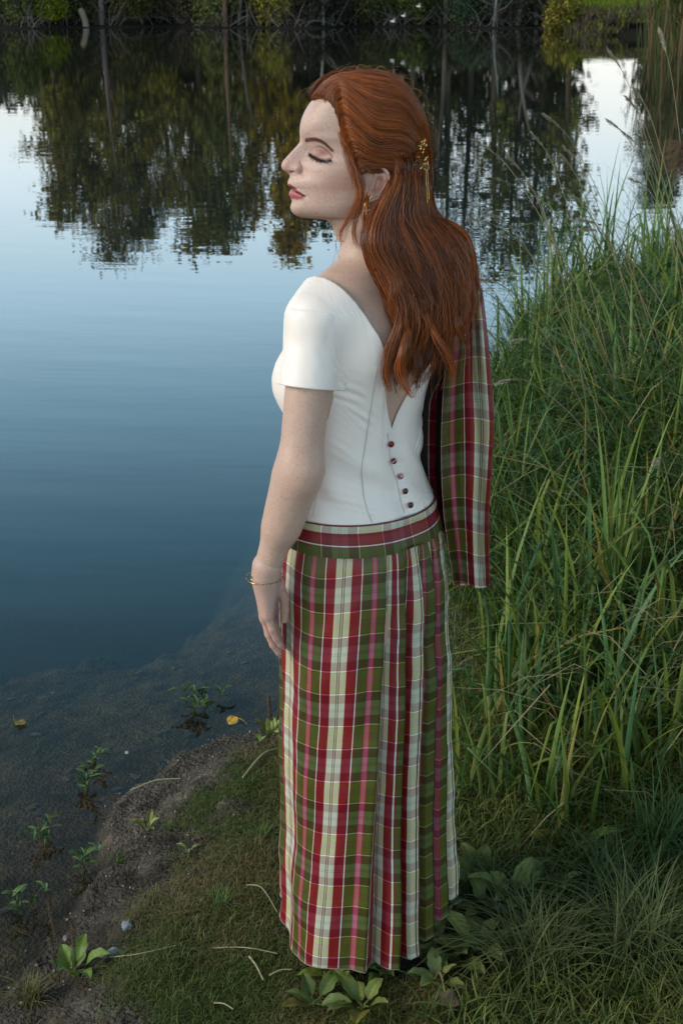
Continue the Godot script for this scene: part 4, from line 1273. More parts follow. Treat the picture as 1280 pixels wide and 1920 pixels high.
const SIDE := [   # per height: half widths of the face at distances across, in hundredths of the photograph's pixels' scale
	[147, [[668, 0], [690, 18], [700, 20]]],
	[152, [[641, 0], [660, 30], [700, 42]]],
	[160, [[622, 0], [632, 24], [655, 48], [700, 60]]],
	[172, [[604, 0], [610, 24], [630, 48], [660, 64], [700, 72]]],
	[188, [[590, 0], [593, 24], [604, 44], [625, 60], [660, 73], [700, 79]]],
	[206, [[577, 0], [580, 24], [590, 44], [608, 58], [640, 70], [700, 81]]],
	[221, [[569.5, 0], [572.5, 23], [582, 43], [600, 58], [630, 69], [700, 82]]],
	[236, [[565.3, 0], [568, 21], [576, 40], [592, 55], [615, 65], [650, 73], [700, 82]]],
	[248, [[564, 0], [566, 14], [571, 28], [580, 43], [594, 54], [615, 64], [650, 73], [700, 81]]],
	[260, [[564.3, 0], [566, 9], [571, 17], [578, 28], [585, 41], [595, 52], [612, 62], [640, 71], [700, 80]]],
	[268, [[562, 0], [564, 7], [570, 12], [579, 19], [586, 29], [593, 41], [603, 52], [618, 61], [640, 69], [700, 79]]],
	[277, [[554.2, 0], [556, 6], [562, 9], [572, 12], [581, 17], [588, 26], [595, 36], [605, 48], [618, 58], [640, 68], [700, 78]]],
	[286, [[545.6, 0], [547.5, 6], [554, 9], [566, 11.5], [577, 15], [585, 21], [592, 29], [600, 38], [611, 50], [624, 60], [645, 69], [700, 78]]],
	[294, [[538.3, 0], [540, 6], [546, 9.5], [556, 12], [568, 14], [578, 18], [586, 25], [593, 33], [602, 43], [614, 54], [630, 64], [650, 71], [700, 78]]],
	[302, [[531.6, 0], [533.5, 7], [539, 11], [548, 13], [558, 15], [568, 18], [577, 24], [586, 34], [597, 46], [612, 58], [630, 67], [650, 73], [700, 78]]],
	[309, [[529.3, 0], [531, 7], [536, 11.5], [545, 13.5], [553, 17], [561, 20], [567, 20.5], [573, 24], [584, 36], [598, 49], [614, 60], [634, 69], [655, 74], [700, 78]]],
	[316, [[532, 0], [534, 7], [539, 11], [546, 14.5], [553, 18.5], [560, 21], [566, 20], [571, 23], [582, 36], [597, 50], [614, 61], [636, 70], [700, 77]]],
	[322, [[541, 0], [542.5, 5], [546, 10], [552, 16], [559, 20], [566, 20], [571, 24], [581, 36], [597, 50], [614, 61], [637, 70], [700, 76]]],
	[329, [[544.8, 0], [546, 5], [549, 11], [555, 18], [563, 23.5], [575, 33.5], [594, 48], [614, 61], [637, 69], [700, 75]]],
	[337, [[542.2, 0], [543.5, 8], [548, 15.5], [556, 23.5], [569, 33], [590, 46.5], [612, 59], [638, 68], [700, 74]]],
	[345, [[542, 0], [544, 8.5], [548, 16], [556, 24], [568, 33], [588, 46], [612, 58], [640, 67], [700, 73]]],
	[352, [[549.5, 0], [550.5, 8], [553, 15.5], [558, 23], [568, 31], [586, 43], [612, 56], [640, 65], [700, 72]]],
	[360, [[544.2, 0], [546, 8.5], [550, 16], [557, 23], [568, 30], [587, 42], [612, 54], [640, 63], [700, 70]]],
	[368, [[546, 0], [547.5, 8.5], [552, 16], [559, 23], [570, 31], [588, 42], [612, 53], [640, 62], [700, 68]]],
	[376, [[549, 0], [550.5, 9], [554, 16.5], [561, 24.5], [572, 32], [588, 41.5], [612, 51.5], [640, 60], [680, 64], [700, 62]]],
	[386, [[546.4, 0], [548.5, 9.5], [553, 17.5], [561, 26], [573, 33], [589, 41], [612, 50], [640, 58], [672, 60], [700, 57]]],
	[394, [[548.6, 0], [551, 9], [556, 17], [565, 25.5], [577, 32], [591, 39], [612, 47], [640, 54.5], [666, 56], [700, 54]]],
	[400, [[554, 0], [557, 9], [562, 16], [571, 23], [582, 29.5], [596, 36.5], [614, 44], [640, 51], [662, 52], [700, 52]]],
	[405, [[565, 0], [568, 7], [574, 13], [585, 20], [598, 28], [615, 37], [640, 46], [662, 49], [700, 50]]],
	[409, [[598, 0], [604, 9], [614, 20], [630, 33], [650, 42], [670, 46], [700, 48]]],
	[414, [[617, 0], [620, 10], [629, 22], [645, 34], [665, 42], [700, 46]]],
	[424, [[624, 0], [627, 10], [636, 22], [650, 33], [668, 41], [700, 45]]],
	[452, [[634, 0], [637, 10], [645, 21], [658, 31], [675, 38], [700, 41]]]]
const PXM := 1144.0
const SCALP := [[150, 575], [176, 588], [183, 600], [190, 622], [203, 636], [219, 645], [236, 652], [254, 658], [274, 666], [294, 672], [312, 682], [326, 700], [345, 735], [380, 750], [400, 900]]
func head_point(x: float, y: float, w: float, side := 1.0) -> Vector3:
	# (x, y) on the traced profile, w its distance from the middle plane in the same units; the head is turned 6 degrees towards us
	var yaw := deg_to_rad(6.0)
	var wm := w / PXM
	var p := P(x - w * sin(yaw) - 2.0, y, 2.42 - wm)
	var d := wm
	if side < 0.0: d = -wm
	var o := P(690, 268, 2.42)
	var q := Vector3(p.x - o.x, 0, d)
	q = q.rotated(Vector3.UP, yaw)
	return Vector3(o.x + q.x, p.y, o.z + q.z)
func seg_dist(p: Vector2, line: Array) -> float:
	var best := 1e9
	for i in line.size() - 1:
		best = minf(best, p.distance_to(Geometry2D.get_closest_point_to_segment(p, line[i], line[i + 1])))
	return best
const LASH := [Vector2(582, 287.5), Vector2(588, 291.5), Vector2(595, 295.5), Vector2(604, 298.6), Vector2(613, 299.4), Vector2(621, 298)]
const CREASE := [Vector2(586, 280), Vector2(592, 275), Vector2(600, 273.5), Vector2(609, 277), Vector2(618, 285), Vector2(625, 294)]
const BROW := [Vector2(577, 261.5), Vector2(584, 260.3), Vector2(593, 260.2), Vector2(602, 263), Vector2(611, 268.5), Vector2(619, 276), Vector2(625, 282)]
const LIPU := [Vector2(542.5, 345.5), Vector2(541, 342.2), Vector2(545.5, 342.8), Vector2(552, 347.5), Vector2(561, 355), Vector2(569, 361.5), Vector2(574, 366), Vector2(567, 364), Vector2(558, 359), Vector2(550, 353.5), Vector2(545, 350)]
const LIPL := [Vector2(543, 356), Vector2(549, 353.5), Vector2(557, 359), Vector2(566, 364), Vector2(573.5, 366.5), Vector2(568, 369.5), Vector2(559, 372), Vector2(550, 371), Vector2(545, 366.5), Vector2(542.5, 361)]
func face_paint(x: float, y: float, w: float, deep: float) -> Color:
	var p := Vector2(x, y)
	if x > lut(SCALP, y) + (0.0 if w > 45.0 else 12.0) or y < 178.0: return Color(0.07, 0.018, 0.007)
	var c := Color(0.56, 0.385, 0.32)
	c *= 1.0 + 0.06 * nz.get_noise_2d(x * 14.0, y * 14.0) + rng.randf_range(-0.03, 0.03)
	c = c.lerp(Color(0.50, 0.27, 0.22), 0.22 * smooth(-0.1, 0.4, nz.get_noise_2d(x * 2.2, y * 2.2)))
	if y > 376.0: c = c.lerp(SKIN, smooth(376.0, 410.0, y))
	c = c.lerp(Color(0.42, 0.225, 0.175), 0.62 * exp(-(Vector2((x - 640.0) / 42.0, (y - 345.0) / 27.0)).length_squared()))       # cheekbone shade painted into the skin colour, along with rouge
	c = c.lerp(Color(0.58, 0.29, 0.25), 0.5 * exp(-(Vector2((x - 540.0) / 16.0, (y - 309.0) / 12.0)).length_squared()))
	c = c.lerp(Color(0.55, 0.26, 0.22), 0.5 * exp(-(Vector2((x - 562.0) / 8.0, (y - 317.0) / 9.0)).length_squared()))
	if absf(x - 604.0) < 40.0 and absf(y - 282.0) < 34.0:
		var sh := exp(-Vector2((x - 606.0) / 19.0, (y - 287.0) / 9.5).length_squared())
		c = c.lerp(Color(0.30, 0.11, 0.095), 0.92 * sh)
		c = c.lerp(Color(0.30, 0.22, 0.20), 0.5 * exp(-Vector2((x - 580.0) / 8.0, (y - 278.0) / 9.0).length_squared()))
		c = c.lerp(Color(0.16, 0.06, 0.05), 0.75 * (1.0 - smooth(0.6, 2.6, seg_dist(p, CREASE))) * smooth(588.0, 600.0, x) * 0.8)
		c = c.lerp(Color(0.010, 0.007, 0.006), 1.0 - smooth(1.0, 3.0, seg_dist(p, LASH)))
		c = c.lerp(Color(0.10, 0.05, 0.045), 0.5 * (1.0 - smooth(2.0, 7.0, seg_dist(p, LASH))) * (1.0 if y > 290.0 else 0.4))
		var th := lerpf(4.6, 2.4, clampf((x - 577.0) / 48.0, 0, 1))
		c = c.lerp(Color(0.085, 0.030, 0.018), (1.0 - smooth(th * 0.6, th + 0.8, seg_dist(p, BROW))) * 0.92)
	if x < 580.0 and y > 338.0 and y < 376.0:
		if Geometry2D.is_point_in_polygon(p, LIPU): c = Color(0.30, 0.050, 0.056) * (1.0 + 0.2 * sin(x * 2.3 + y))
		elif Geometry2D.is_point_in_polygon(p, LIPL): c = Color(0.44, 0.13, 0.14) * (1.0 + 0.12 * sin(x * 2.1))
		c = c.lerp(Color(0.06, 0.012, 0.012), 1.0 - smooth(0.5, 1.7, seg_dist(p, [Vector2(548, 352.2), Vector2(557, 358.5), Vector2(566, 363.5), Vector2(574, 366.3)])))
	c = c.lerp(Color(0.045, 0.012, 0.010), 0.95 * exp(-Vector2((x - 549.5) / 4.6, (y - 320.3) / 1.9).length_squared() * 1.3))
	return c
func face_x(xf: float, s: float) -> float:       # columns of the face: only the ones near the profile follow it
	var x0 := 540.0 + 160.0 * pow(s, 1.55)
	var sh := xf - 540.0
	var wd := lerpf(54.0, 160.0, smooth(9.0, 45.0, absf(sh)))
	var p := lerpf(2.0, 1.0, smooth(20.0, 58.0, absf(sh)))
	return x0 + sh * pow(maxf(0.0, 1.0 - (x0 - 540.0) / wd), p)
func build_head(b: MB) -> void:
	var ns := 104
	var nb := 22
	var ys := PackedFloat32Array()
	var y := 147.0
	while y <= 452.0:
		ys.append(y)
		y += 1.55
	var ny := ys.size()
	var w := []
	for r in ny:
		var k := 0
		while k < SIDE.size() - 2 and SIDE[k + 1][0] < ys[r]: k += 1
		var f: float = clampf((ys[r] - SIDE[k][0]) / (SIDE[k + 1][0] - SIDE[k][0]), 0, 1)
		var xf := slut(PROF, ys[r])
		var row := PackedFloat32Array()
		for i in ns:
			var x := face_x(xf, float(i) / (ns - 1))
			var q := smooth(0.0, 1.0, (x - xf) / 58.0)
			var v := []
			for e in 4:
				var t: Array = SIDE[clampi(k + e - 1, 0, SIDE.size() - 1)][1]
				v.append(tlut(t, lerpf(t[0][0] + x - xf, x, q)))
			var y1: float = SIDE[k][0]
			var pre: float = SIDE[k - 1][0] - y1 if k > 0 else -5.0
			var post: float = SIDE[k + 2][0] - y1 if k + 2 < SIDE.size() else 2.0 * (SIDE[k + 1][0] - y1)
			row.append(maxf(0.0, cubic_interpolate_in_time(v[1], v[2], v[0], v[3], f, SIDE[k + 1][0] - y1, pre, post)))
		w.append(row)
	for pass_ in 9:
		var w2 := []
		for r in ny:
			var row := PackedFloat32Array()
			row.resize(ns)
			var up: PackedFloat32Array = w[maxi(r - 1, 0)]
			var dn: PackedFloat32Array = w[mini(r + 1, ny - 1)]
			var me: PackedFloat32Array = w[r]
			for i in range(1, ns):
				var l := me[i - 1]
				var rr := me[mini(i + 1, ns - 1)]
				row[i] = me[i] * 0.4 + (l + rr) * 0.16 + (up[i] + dn[i]) * 0.14 if i > 2 else me[i] * 0.8 + (up[i] + dn[i]) * 0.1
			w2.append(row)
		w = w2
	# features
	var base := b.v.size()
	var cols := (ns + nb) * 2 - 2
	for r in ny:
		var yy := ys[r]
		var xf := slut(PROF, yy)
		var xb := slut(BACK, yy)
		var line := []
		for i in ns + nb:
			var x := 0.0
			var ww := 0.0
			if i < ns:
				x = face_x(xf, float(i) / (ns - 1))
				ww = w[r][i]
				var e := Vector2(x - 605.0, yy - 289.0)
				if i > 0:
					var bulge := 15.0 * 15.0 - e.x * e.x * 0.72 - e.y * e.y * 1.15
					if bulge > 0.0:
						var t := 31.0 + e.x * 0.55 + sqrt(bulge) * 0.82
						ww = -smin(-ww, -t, 3.0)
					if absf(e.x) < 30.0 and absf(e.y) < 20.0:
						ww -= 1.5 * (1.0 - smooth(0.4, 3.2, seg_dist(Vector2(x, yy), LASH)))
						ww -= 1.1 * (1.0 - smooth(0.3, 2.8, seg_dist(Vector2(x, yy), CREASE)))
					if x < 582.0 and yy > 300.0:
						ww -= 2.4 * (1.0 - smooth(0.5, 3.6, seg_dist(Vector2(x, yy), [Vector2(565, 303), Vector2(569, 310), Vector2(569.5, 317), Vector2(566, 323.5)])))
						ww += 2.2 * exp(-Vector2((x - 559.5) / 6.5, (yy - 315.5) / 6.0).length_squared())
						ww -= 4.5 * exp(-Vector2((x - 549.5) / 4.2, (yy - 320.5) / 1.9).length_squared())
						if yy > 336.0 and yy < 378.0:
							var q := Vector2(x, yy)
							var du := seg_dist(q, [Vector2(546, 347), Vector2(556, 354.5), Vector2(567, 362)])
							var dl := seg_dist(q, [Vector2(548, 362.5), Vector2(557, 366), Vector2(566, 367)])
							ww += 1.5 * (1.0 - smooth(0.5, 4.5, du)) + 2.2 * (1.0 - smooth(0.5, 6.5, dl))
							ww -= 2.0 * (1.0 - smooth(0.3, 2.0, seg_dist(q, [Vector2(549, 353), Vector2(557, 358.7), Vector2(566, 363.6), Vector2(575, 366.5)])))
							ww -= 1.3 * exp(-(q - Vector2(577, 367)).length_squared() / 16.0)
				ww = maxf(ww, 0.0)
			else:
				var a := float(i - ns + 1) / nb * PI / 2.0
				x = 700.0 + (xb - 700.0) * sin(a)
				ww = w[r][ns - 1] * cos(a)
			line.append(Vector2(x, ww))
		for k in cols:
			var side := 1.0
			var i := k
			if k >= ns + nb:
				side = -1.0
				i = (ns + nb) * 2 - 2 - k
			var q: Vector2 = line[i]
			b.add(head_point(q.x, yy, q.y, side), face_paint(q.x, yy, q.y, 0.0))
	b.lattice(base, ny, cols, true)
	# the ear that shows
	var eb := b.v.size()
	var rim := [Vector2(704, 326), Vector2(706, 320), Vector2(711, 316), Vector2(718, 315), Vector2(725, 318.5), Vector2(730.5, 325), Vector2(733.5, 334), Vector2(733.5, 344), Vector2(730.5, 354), Vector2(725, 362), Vector2(717, 368), Vector2(709, 373), Vector2(702, 377.5), Vector2(695, 379), Vector2(690.5, 375), Vector2(691, 367), Vector2(694, 359), Vector2(697, 351), Vector2(699, 342), Vector2(702, 333)]
	var rings := [[1.04, -9.0], [1.06, 3.0], [1.03, 9.0], [0.97, 11.5], [0.90, 10.5], [0.84, 6.5], [0.74, 4.5], [0.62, 7.0], [0.52, 6.0], [0.42, 1.0], [0.30, -2.0], [0.15, -4.0], [0.01, -4.5]]
	var ec := Vector2(711, 347)
	var nr := 44
	for g in rings:
		for k in nr:
			var f := float(k) / nr * rim.size()
			var i := int(f)
			var p: Vector2 = (rim[i] as Vector2).cubic_interpolate(rim[(i + 1) % rim.size()], rim[(i - 1 + rim.size()) % rim.size()], rim[(i + 2) % rim.size()], f - i)
			var q: Vector2 = ec + (p - ec) * g[0]
			var hgt: float = g[1]
			var lobe := smooth(362.0, 374.0, q.y)
			if g[0] < 0.95 and g[0] > 0.1: hgt = lerpf(hgt, 8.0, lobe)
			var back := smooth(695.0, 730.0, q.x)
			var lift := lerpf(-1.0, 6.0, back)
			if hgt > -8.0: hgt = hgt * lerpf(0.55, 1.0, back) + lift
			var tone := Color(0.62, 0.37, 0.30).lerp(Color(0.50, 0.22, 0.17), smooth(0.9, 0.4, g[0]) * (1.0 - lobe) * 0.8)
			b.add(head_point(q.x, q.y, 72.0 + hgt), tone)
	b.lattice(eb, rings.size(), nr, true)

func dot_texture(side: int, dots: int, seed_: int) -> ImageTexture:     # freckles: a property of the skin itself
	var im := Image.create(side, side, false, Image.FORMAT_RGB8)
	im.fill(Color(1, 1, 1))
	var r := RandomNumberGenerator.new()
	r.seed = seed_
	for i in dots:
		var x := r.randi() % side
		var y := r.randi() % side
		var s := r.randf_range(1.2, 3.6) if r.randf() < 0.93 else r.randf_range(3.5, 6.0)
		var k := r.randf_range(0.12, 0.52)
		for dy in range(-7, 8):
			for dx in range(-7, 8):
				var q := Vector2(dx, dy).length() / s
				if q < 1.4:
					var a := k * (1.0 - smooth(0.4, 1.4, q))
					var o := im.get_pixel(posmod(x + dx, side), posmod(y + dy, side))
					im.set_pixel(posmod(x + dx, side), posmod(y + dy, side), o.lerp(Color(0.66, 0.40, 0.26), a))
	return ImageTexture.create_from_image(im)

# ---- the plaid: one repeat of the cloth, warp and weft woven together
func stripe(f: float, warp: bool) -> Color:
	var g := absf(f - roundf(f))
	var cream := S(232, 225, 198) if warp else S(86, 112, 106)
	var crim := S(146, 0, 24) if warp else S(34, 0, 8)
	var green := S(70, 76, 12) if warp else S(70, 78, 6)
	var dark := S(44, 10, 22)
	if g < 0.128:
		if absf(g - 0.017) < 0.0055: return dark
		return cream
	if g < 0.275: return crim
	if g < 0.285: return dark
	if g < 0.303: return S(244, 236, 228)
	if g < 0.317: return crim if warp else dark
	if warp:
		if g < 0.455: return green
		if g < 0.467: return S(170, 24, 60)
		return S(190, 88, 116)
	if absf(g - 0.44) < 0.004 or absf(g - 0.455) < 0.004 or absf(g - 0.47) < 0.004 or absf(g - 0.485) < 0.004: return S(80, 30, 50)
	return green
func plaid_tex() -> ImageTexture:
	var side := 512
	var im := Image.create(side, side, false, Image.FORMAT_RGB8)
	var wa := []
	var we := []
	var r := RandomNumberGenerator.new()
	r.seed = 3
	for i in side:
		wa.append(stripe((i + 0.5) / side, true) * r.randf_range(0.90, 1.06))
		we.append(stripe((i + 0.5) / side, false) * r.randf_range(0.88, 1.08))
	for j in side:
		for i in side:
			var k := 0.73 if (i + j * 3) % 6 > 1 else 0.62
			im.set_pixel(i, j, (wa[i] as Color).linear_to_srgb() * k + (we[j] as Color).linear_to_srgb() * (1.0 - k))
	return ImageTexture.create_from_image(im)

# bodice: rays from her axis to just outside the body
func body_ray(o: Vector3, d: Vector3, off: float, f: Callable, far := 0.34) -> Vector3:
	var t := 0.03
	for i in 70:
		var q: float = f.call(o + d * t)
		if q > off - 0.0003:
			return o + d * t
		t += maxf((off - q) * 0.6, 0.0006)
		if t > far: break
	return o + d * minf(t, far)
func bodice_point(th: float, s: float, off: float) -> Vector3:
	var dirh := W(cos(th), 0, sin(th)) - W(0, 0, 0)
	off += 0.005 * smooth(1.15, 1.5, s)
	if s < 1.0:
		return body_ray(W(0, lerpf(0.953, 1.235, s), 0), dirh, off, fb)
	var ph := (s - 1.0) * 1.45
	return body_ray(W(0, 1.235, 0), dirh * cos(ph) + Vector3.UP * sin(ph), off, fb)
func local_rh(p: Vector3) -> Vector3:
	var dx := p.x - 0.05
	var dz := p.z + 2.42
	return Vector3((dx - dz) * 0.70711, p.y - 0.12, (dx + dz) * 0.70711)
func v_edge(h: float) -> float:                       # half width of the open back
	if h < 1.118: return -1.0
	return 0.124 * pow((h - 1.118) / (1.392 - 1.118), 0.95)
func wrinkle(p: Vector3) -> float:
	var q := local_rh(p)
	var w := 0.0
	# creases that run from the armhole and across the small of the back
	var u := q.x * 0.75 + (q.y - 1.15) * 1.0
	var n1 := nz.get_noise_3d(p.x * 70.0, p.y * 70.0, p.z * 70.0)
	var n2 := nz.get_noise_3d(p.x * 150.0 + 40.0, p.y * 150.0, p.z * 150.0)
	var left := smooth(-0.02, -0.07, q.x)
	w += 0.0016 * sin(u * 330.0 + 7.0 * n1) * smooth(-0.15, 0.25, n2) * exp(-pow((q.y - 1.165) / 0.055, 2.0)) * left
	w += 0.0014 * sin((q.x * 0.35 + q.y) * 420.0 + 6.0 * n1) * smooth(-0.1, 0.3, n2) * exp(-pow((q.y - 1.14) / 0.045, 2.0)) * smooth(-0.09, -0.04, q.x) * smooth(0.015, -0.03, q.x)
	w += 0.0015 * sin((q.x * 0.9 - q.y * 0.8) * 300.0 + 6.0 * n1) * smooth(-0.1, 0.3, n2) * exp(-pow((q.y - 1.10) / 0.06, 2.0)) * smooth(0.0, 0.05, q.x)
	w += 0.0022 * sin((q.x * 0.6 + q.y * 0.8) * 120.0 + 3.0 * n1) * exp(-pow((q.y - 1.03) / 0.05, 2.0)) * 0.8
	w *= 1.5 * smooth(-0.045, 0.02, q.z)
	w += 0.0040 * n1 + 0.0015 * n2
	# the seam from the shoulder blade down, a fold at its head
	w -= 0.0016 * exp(-pow((q.y - 1.222) / 0.006, 2.0)) * exp(-pow((q.x + 0.06) / 0.02, 2.0))
	return maxf(w, -0.0028)

const SKIRT := [[0.05, 0.056, 0.196, 0.160], [0.30, 0.053, 0.185, 0.143], [0.60, 0.047, 0.178, 0.138], [0.80, 0.042, 0.173, 0.133], [0.88, 0.038, 0.167, 0.128], [0.95, 0.032, 0.152, 0.116], [1.02, 0.036, 0.15, 0.115]]
func skirt_at(th: float, h: float, off: float) -> Vector3:
	var k := 0
	while k < SKIRT.size() - 2 and SKIRT[k + 1][0] < h: k += 1
	var f: float = clampf((h - SKIRT[k][0]) / (SKIRT[k + 1][0] - SKIRT[k][0]), -0.3, 1.3)
	var cx: float = lerpf(SKIRT[k][1], SKIRT[k + 1][1], f)
	var a: float = lerpf(SKIRT[k][2], SKIRT[k + 1][2], f)
	var b: float = lerpf(SKIRT[k][3], SKIRT[k + 1][3], f)
	return W((a + off) * cos(th), h, (b + off) * sin(th)) + Vector3(cx - 0.05, 0, 0)
func cloth(called: String, rough: float) -> StandardMaterial3D:
	var m := mat(called, rough, 0.0, 0.5)
	return m
func build_dress(root: Node3D) -> void:
	# bodice
	var white := S(241, 229, 221)
	var bm := cloth("white_silk", 0.42)
	var b := MB.new()
	var nc := 240
	var nr := 120
	for k in nc:
		var th := TAU * k / nc
		# the upper edge of this column
		var top := 1.72
		var rel := wrapf(th - PI / 2, -PI, PI)
		var front := absf(rel) > PI * 0.58
		if front:
			top = 1.60 - 0.12 * smooth(2.2, 3.1, absf(rel))
		else:
			var s := 0.45
			while s < 1.72:
				var p := local_rh(bodice_point(th, s, 0.006))
				if absf(p.x + 0.026 * smooth(1.30, 1.14, p.y)) < v_edge(p.y): break
				s += 0.012
			var lo := s - 0.012
			var hi := s
			for i in 6:
				var m := (lo + hi) * 0.5
				var p := local_rh(bodice_point(th, m, 0.006))
				if absf(p.x + 0.026 * smooth(1.30, 1.14, p.y)) < v_edge(p.y): hi = m
				else: lo = m
			top = minf((lo + hi) * 0.5, 1.70)
		for r in nr + 3:
			if r <= nr:
				var s := top * float(r) / nr
				var p := bodice_point(th, s, 0.006)
				var out := p - W(0, p.y - 0.12, 0)
				out.y = 0
				p += out.normalized() * wrinkle(p) * smooth(0.0, 0.05, s)
				b.add(p, white)
			else:
				b.add(bodice_point(th, top - 0.004 * (r - nr), 0.006 - 0.0035), white)
	var st := nr + 3
	for k in nc:
		for r in st - 1:
			var k2 := (k + 1) % nc
			b.quad(k * st + r, k * st + r + 1, k2 * st + r + 1, k2 * st + r)
	b.shift(AX)
	obj("bodice", b.mesh(), bm, root)
	# the seams: thin raised ridges with a dark stitch
	for path in [[[706, 690], [703, 710], [700, 732], [696, 760], [692, 785], [688, 810], [684, 840], [680, 862], [678, 880], [679, 905], [682, 930], [687, 950], [693, 968], [698, 978]], [[727, 812], [728, 825], [731, 850], [735, 875], [742, 900], [747, 920], [752, 940], [755, 952], [758, 962]], [[594, 905], [593, 925], [591, 940], [590, 952], [588, 966]], [[563, 568], [572, 574], [583, 585], [594, 599], [605, 617], [614, 635], [622, 655], [628, 675]]]:
		var pts := []
		for q in path:
			var h := hit(q[0], q[1], fb, 0.0062)
			if h != Vector3.INF:
				var out := h - W(0, h.y - 0.12, 0)
				out.y = 0
				pts.append(h + out.normalized() * (wrinkle(h) + 0.0006) - AX)
		if pts.size() > 1:
			var t := MB.new()
			t.tube(curve(pts, 26), radii(26, 0.0009, 0.0009), 5, S(206, 200, 194))
			obj("seam", t.mesh(), bm, root)
	# sleeves
	for side in [-1.0, 1.0]:
		var i := 2 if side < 0 else 4
		var A := capA[i]
		var dirv := (capB[i] - A).normalized()
		var u := dirv.cross(Vector3(0, 0, 1)).normalized()
		var v := dirv.cross(u)
		var s := MB.new()
		var inn := W(0, 1.2, 0) - W(side * 0.2, 1.2, 0)
		var inner_angle := atan2(inn.dot(v), inn.dot(u))
		var na := 100
		var nl := 56
		for r in nl + 3:
			var f := minf(float(r) / nl, 1.0)
			for k in na:
				var a := TAU * k / na
				var dd := u * cos(a) + v * sin(a)
				var inward := smooth(0.0, 0.8, dd.dot((W(0, 1.2, 0) - W(side * 0.2, 1.2, 0)).normalized()))
				var o := A + dirv * lerpf(-0.035 + 0.095 * inward, 0.113, f)
				var flare := lerpf(-0.006, 0.0055, smooth(0.0, 0.2, f)) + 0.0065 * smooth(0.3, 1.0, f)
				var p := body_ray(o, dd, flare, fall, 0.062)
				var cr := 0.0030 * sin(f * 38.0 + a * 3.0 + 5.0 * nz.get_noise_3d(p.x * 80, p.y * 80, p.z * 80)) * smooth(0.1, 0.7, inward + 0.15) * smooth(0.15, 0.45, f) * smooth(1.0, 0.75, f) * smooth(-0.3, 0.3, nz.get_noise_3d(p.x * 120, p.y * 120 + 9, p.z * 120))
				var ai := wrapf(a - inner_angle, -PI, PI)
				var q := Vector2(ai * 0.36, f - 0.30)
				var rad := q.length()
				cr += 0.0034 * sin(q.angle() * 11.0 + 3.0 * nz.get_noise_2d(a * 30.0, f * 40.0)) * exp(-rad / 0.30) * smooth(0.03, 0.16, rad) * smooth(0.02, 0.12, f)
				cr += 0.0030 * nz.get_noise_2d(a * 9.0 + f * 18.0, f * 12.0 - a * 5.0)
				p += dd * (cr + 0.0018 * nz.get_noise_3d(p.x * 90.0, p.y * 90.0, p.z * 90.0))
				if r > nl: p -= dd * 0.003 * (r - nl) + dirv * 0.003 * (r - nl - 1)
				s.add(p, white)
		s.lattice(0, nl + 3, na, true)
		s.shift(AX)
		obj("sleeve", s.mesh(), bm, root)
	# plaid
	var pm := cloth("plaid", 0.48)
	pm.albedo_texture = plaid_tex()
	pm.texture_repeat = true
	pm.vertex_color_use_as_albedo = false
	# waistband: cream, crimson, a white line, green, running round her hips
	var wb := MB.new()
	var n := 160
	var arc := 0.0
	var hs := [0.962, 0.958, 0.950, 0.940, 0.930, 0.918, 0.908, 0.900]
	var vs := [0.285, 0.128, 0.06, -0.10, -0.128, -0.24, -0.36, -0.43]
	# the weft at these heights picks the stripes of the cloth lying sideways
	var prev := Vector3.ZERO
	for k in n + 1:
		var th := deg_to_rad(310.0) - TAU * k / n
		var pmid := skirt_at(th, 0.93, 0.004)
		if k: arc += pmid.distance_to(prev)
		prev = pmid
		for r in 14:
			var f := r / 13.0
			var h := lerpf(0.963, 0.905, f)
			var off := 0.0045 + (0.0012 if r > 0 and r < 13 else -0.003)
			var p := skirt_at(th, h, off)
			var fbv: float = fb(p)
			if fbv < 0.010: p += (p - W(0, h, 0)).normalized() * (0.010 - fbv)
			p.y += 0.006 * sin(th - 2.2)
			wb.add(p, Color.WHITE, Vector2(lerpf(0.024, 0.452, f), arc / 0.11 + 0.2))
	for k in n:
		for r in 13:
			wb.quad(k * 14 + r, (k + 1) * 14 + r, (k + 1) * 14 + r + 1, k * 14 + r + 1)
	wb.shift(AX)
	obj("waistband", wb.mesh(), pm, root)
	var pip := []
	for k in n + 1: pip.append(wb.v[k * 14 + 1] + Vector3(0, 0.004, 0))
	var pb2 := MB.new()
	pb2.tube(PackedVector3Array(pip), radii(pip.size(), 0.0014, 0.0014), 5, S(120, 12, 34), Color(-1, 0, 0), false)
	obj("piping", pb2.mesh(), bm, root)
	# skirt: a smooth panel on her left, knife pleats from the middle of the back round to her right
	# knots: cloth length u, angle at the hip, angle at the hem, offset at the hip, offset at the hem
	var K := []
	var uu := 0.0
	for k in 25:
		var f := k / 24.0
		var a0 := lerpf(300.0, 111.0, f)
		var bend := exp(-pow((a0 - 138.0) / 34.0, 2.0))
		var a1 := lerpf(300.0, 128.0, f) + 9.0 * bend
		K.append([0.0, a0, a1, 0.0, 0.0])
	for k in 25:
		if k:
			var p := skirt_at(deg_to_rad(K[k][1]), 0.84, 0.0)
			var q := skirt_at(deg_to_rad(K[k - 1][1]), 0.84, 0.0)
			uu += p.distance_to(q)
		K[k][0] = uu
	var u_cream := 0.0
	for k in 24:
		if K[k][1] >= 139.0 and K[k + 1][1] < 139.0:
			u_cream = lerpf(K[k][0], K[k + 1][0], (K[k][1] - 139.0) / (K[k][1] - K[k + 1][1]))
	K[24][3] = 0.003; K[24][4] = 0.012
	var pa := [111.0, 97.0, 84.0, 72.0, 60.0, 48.0, 36.0, 22.0, 8.0, -10.0, -28.0, -44.0, -60.0]
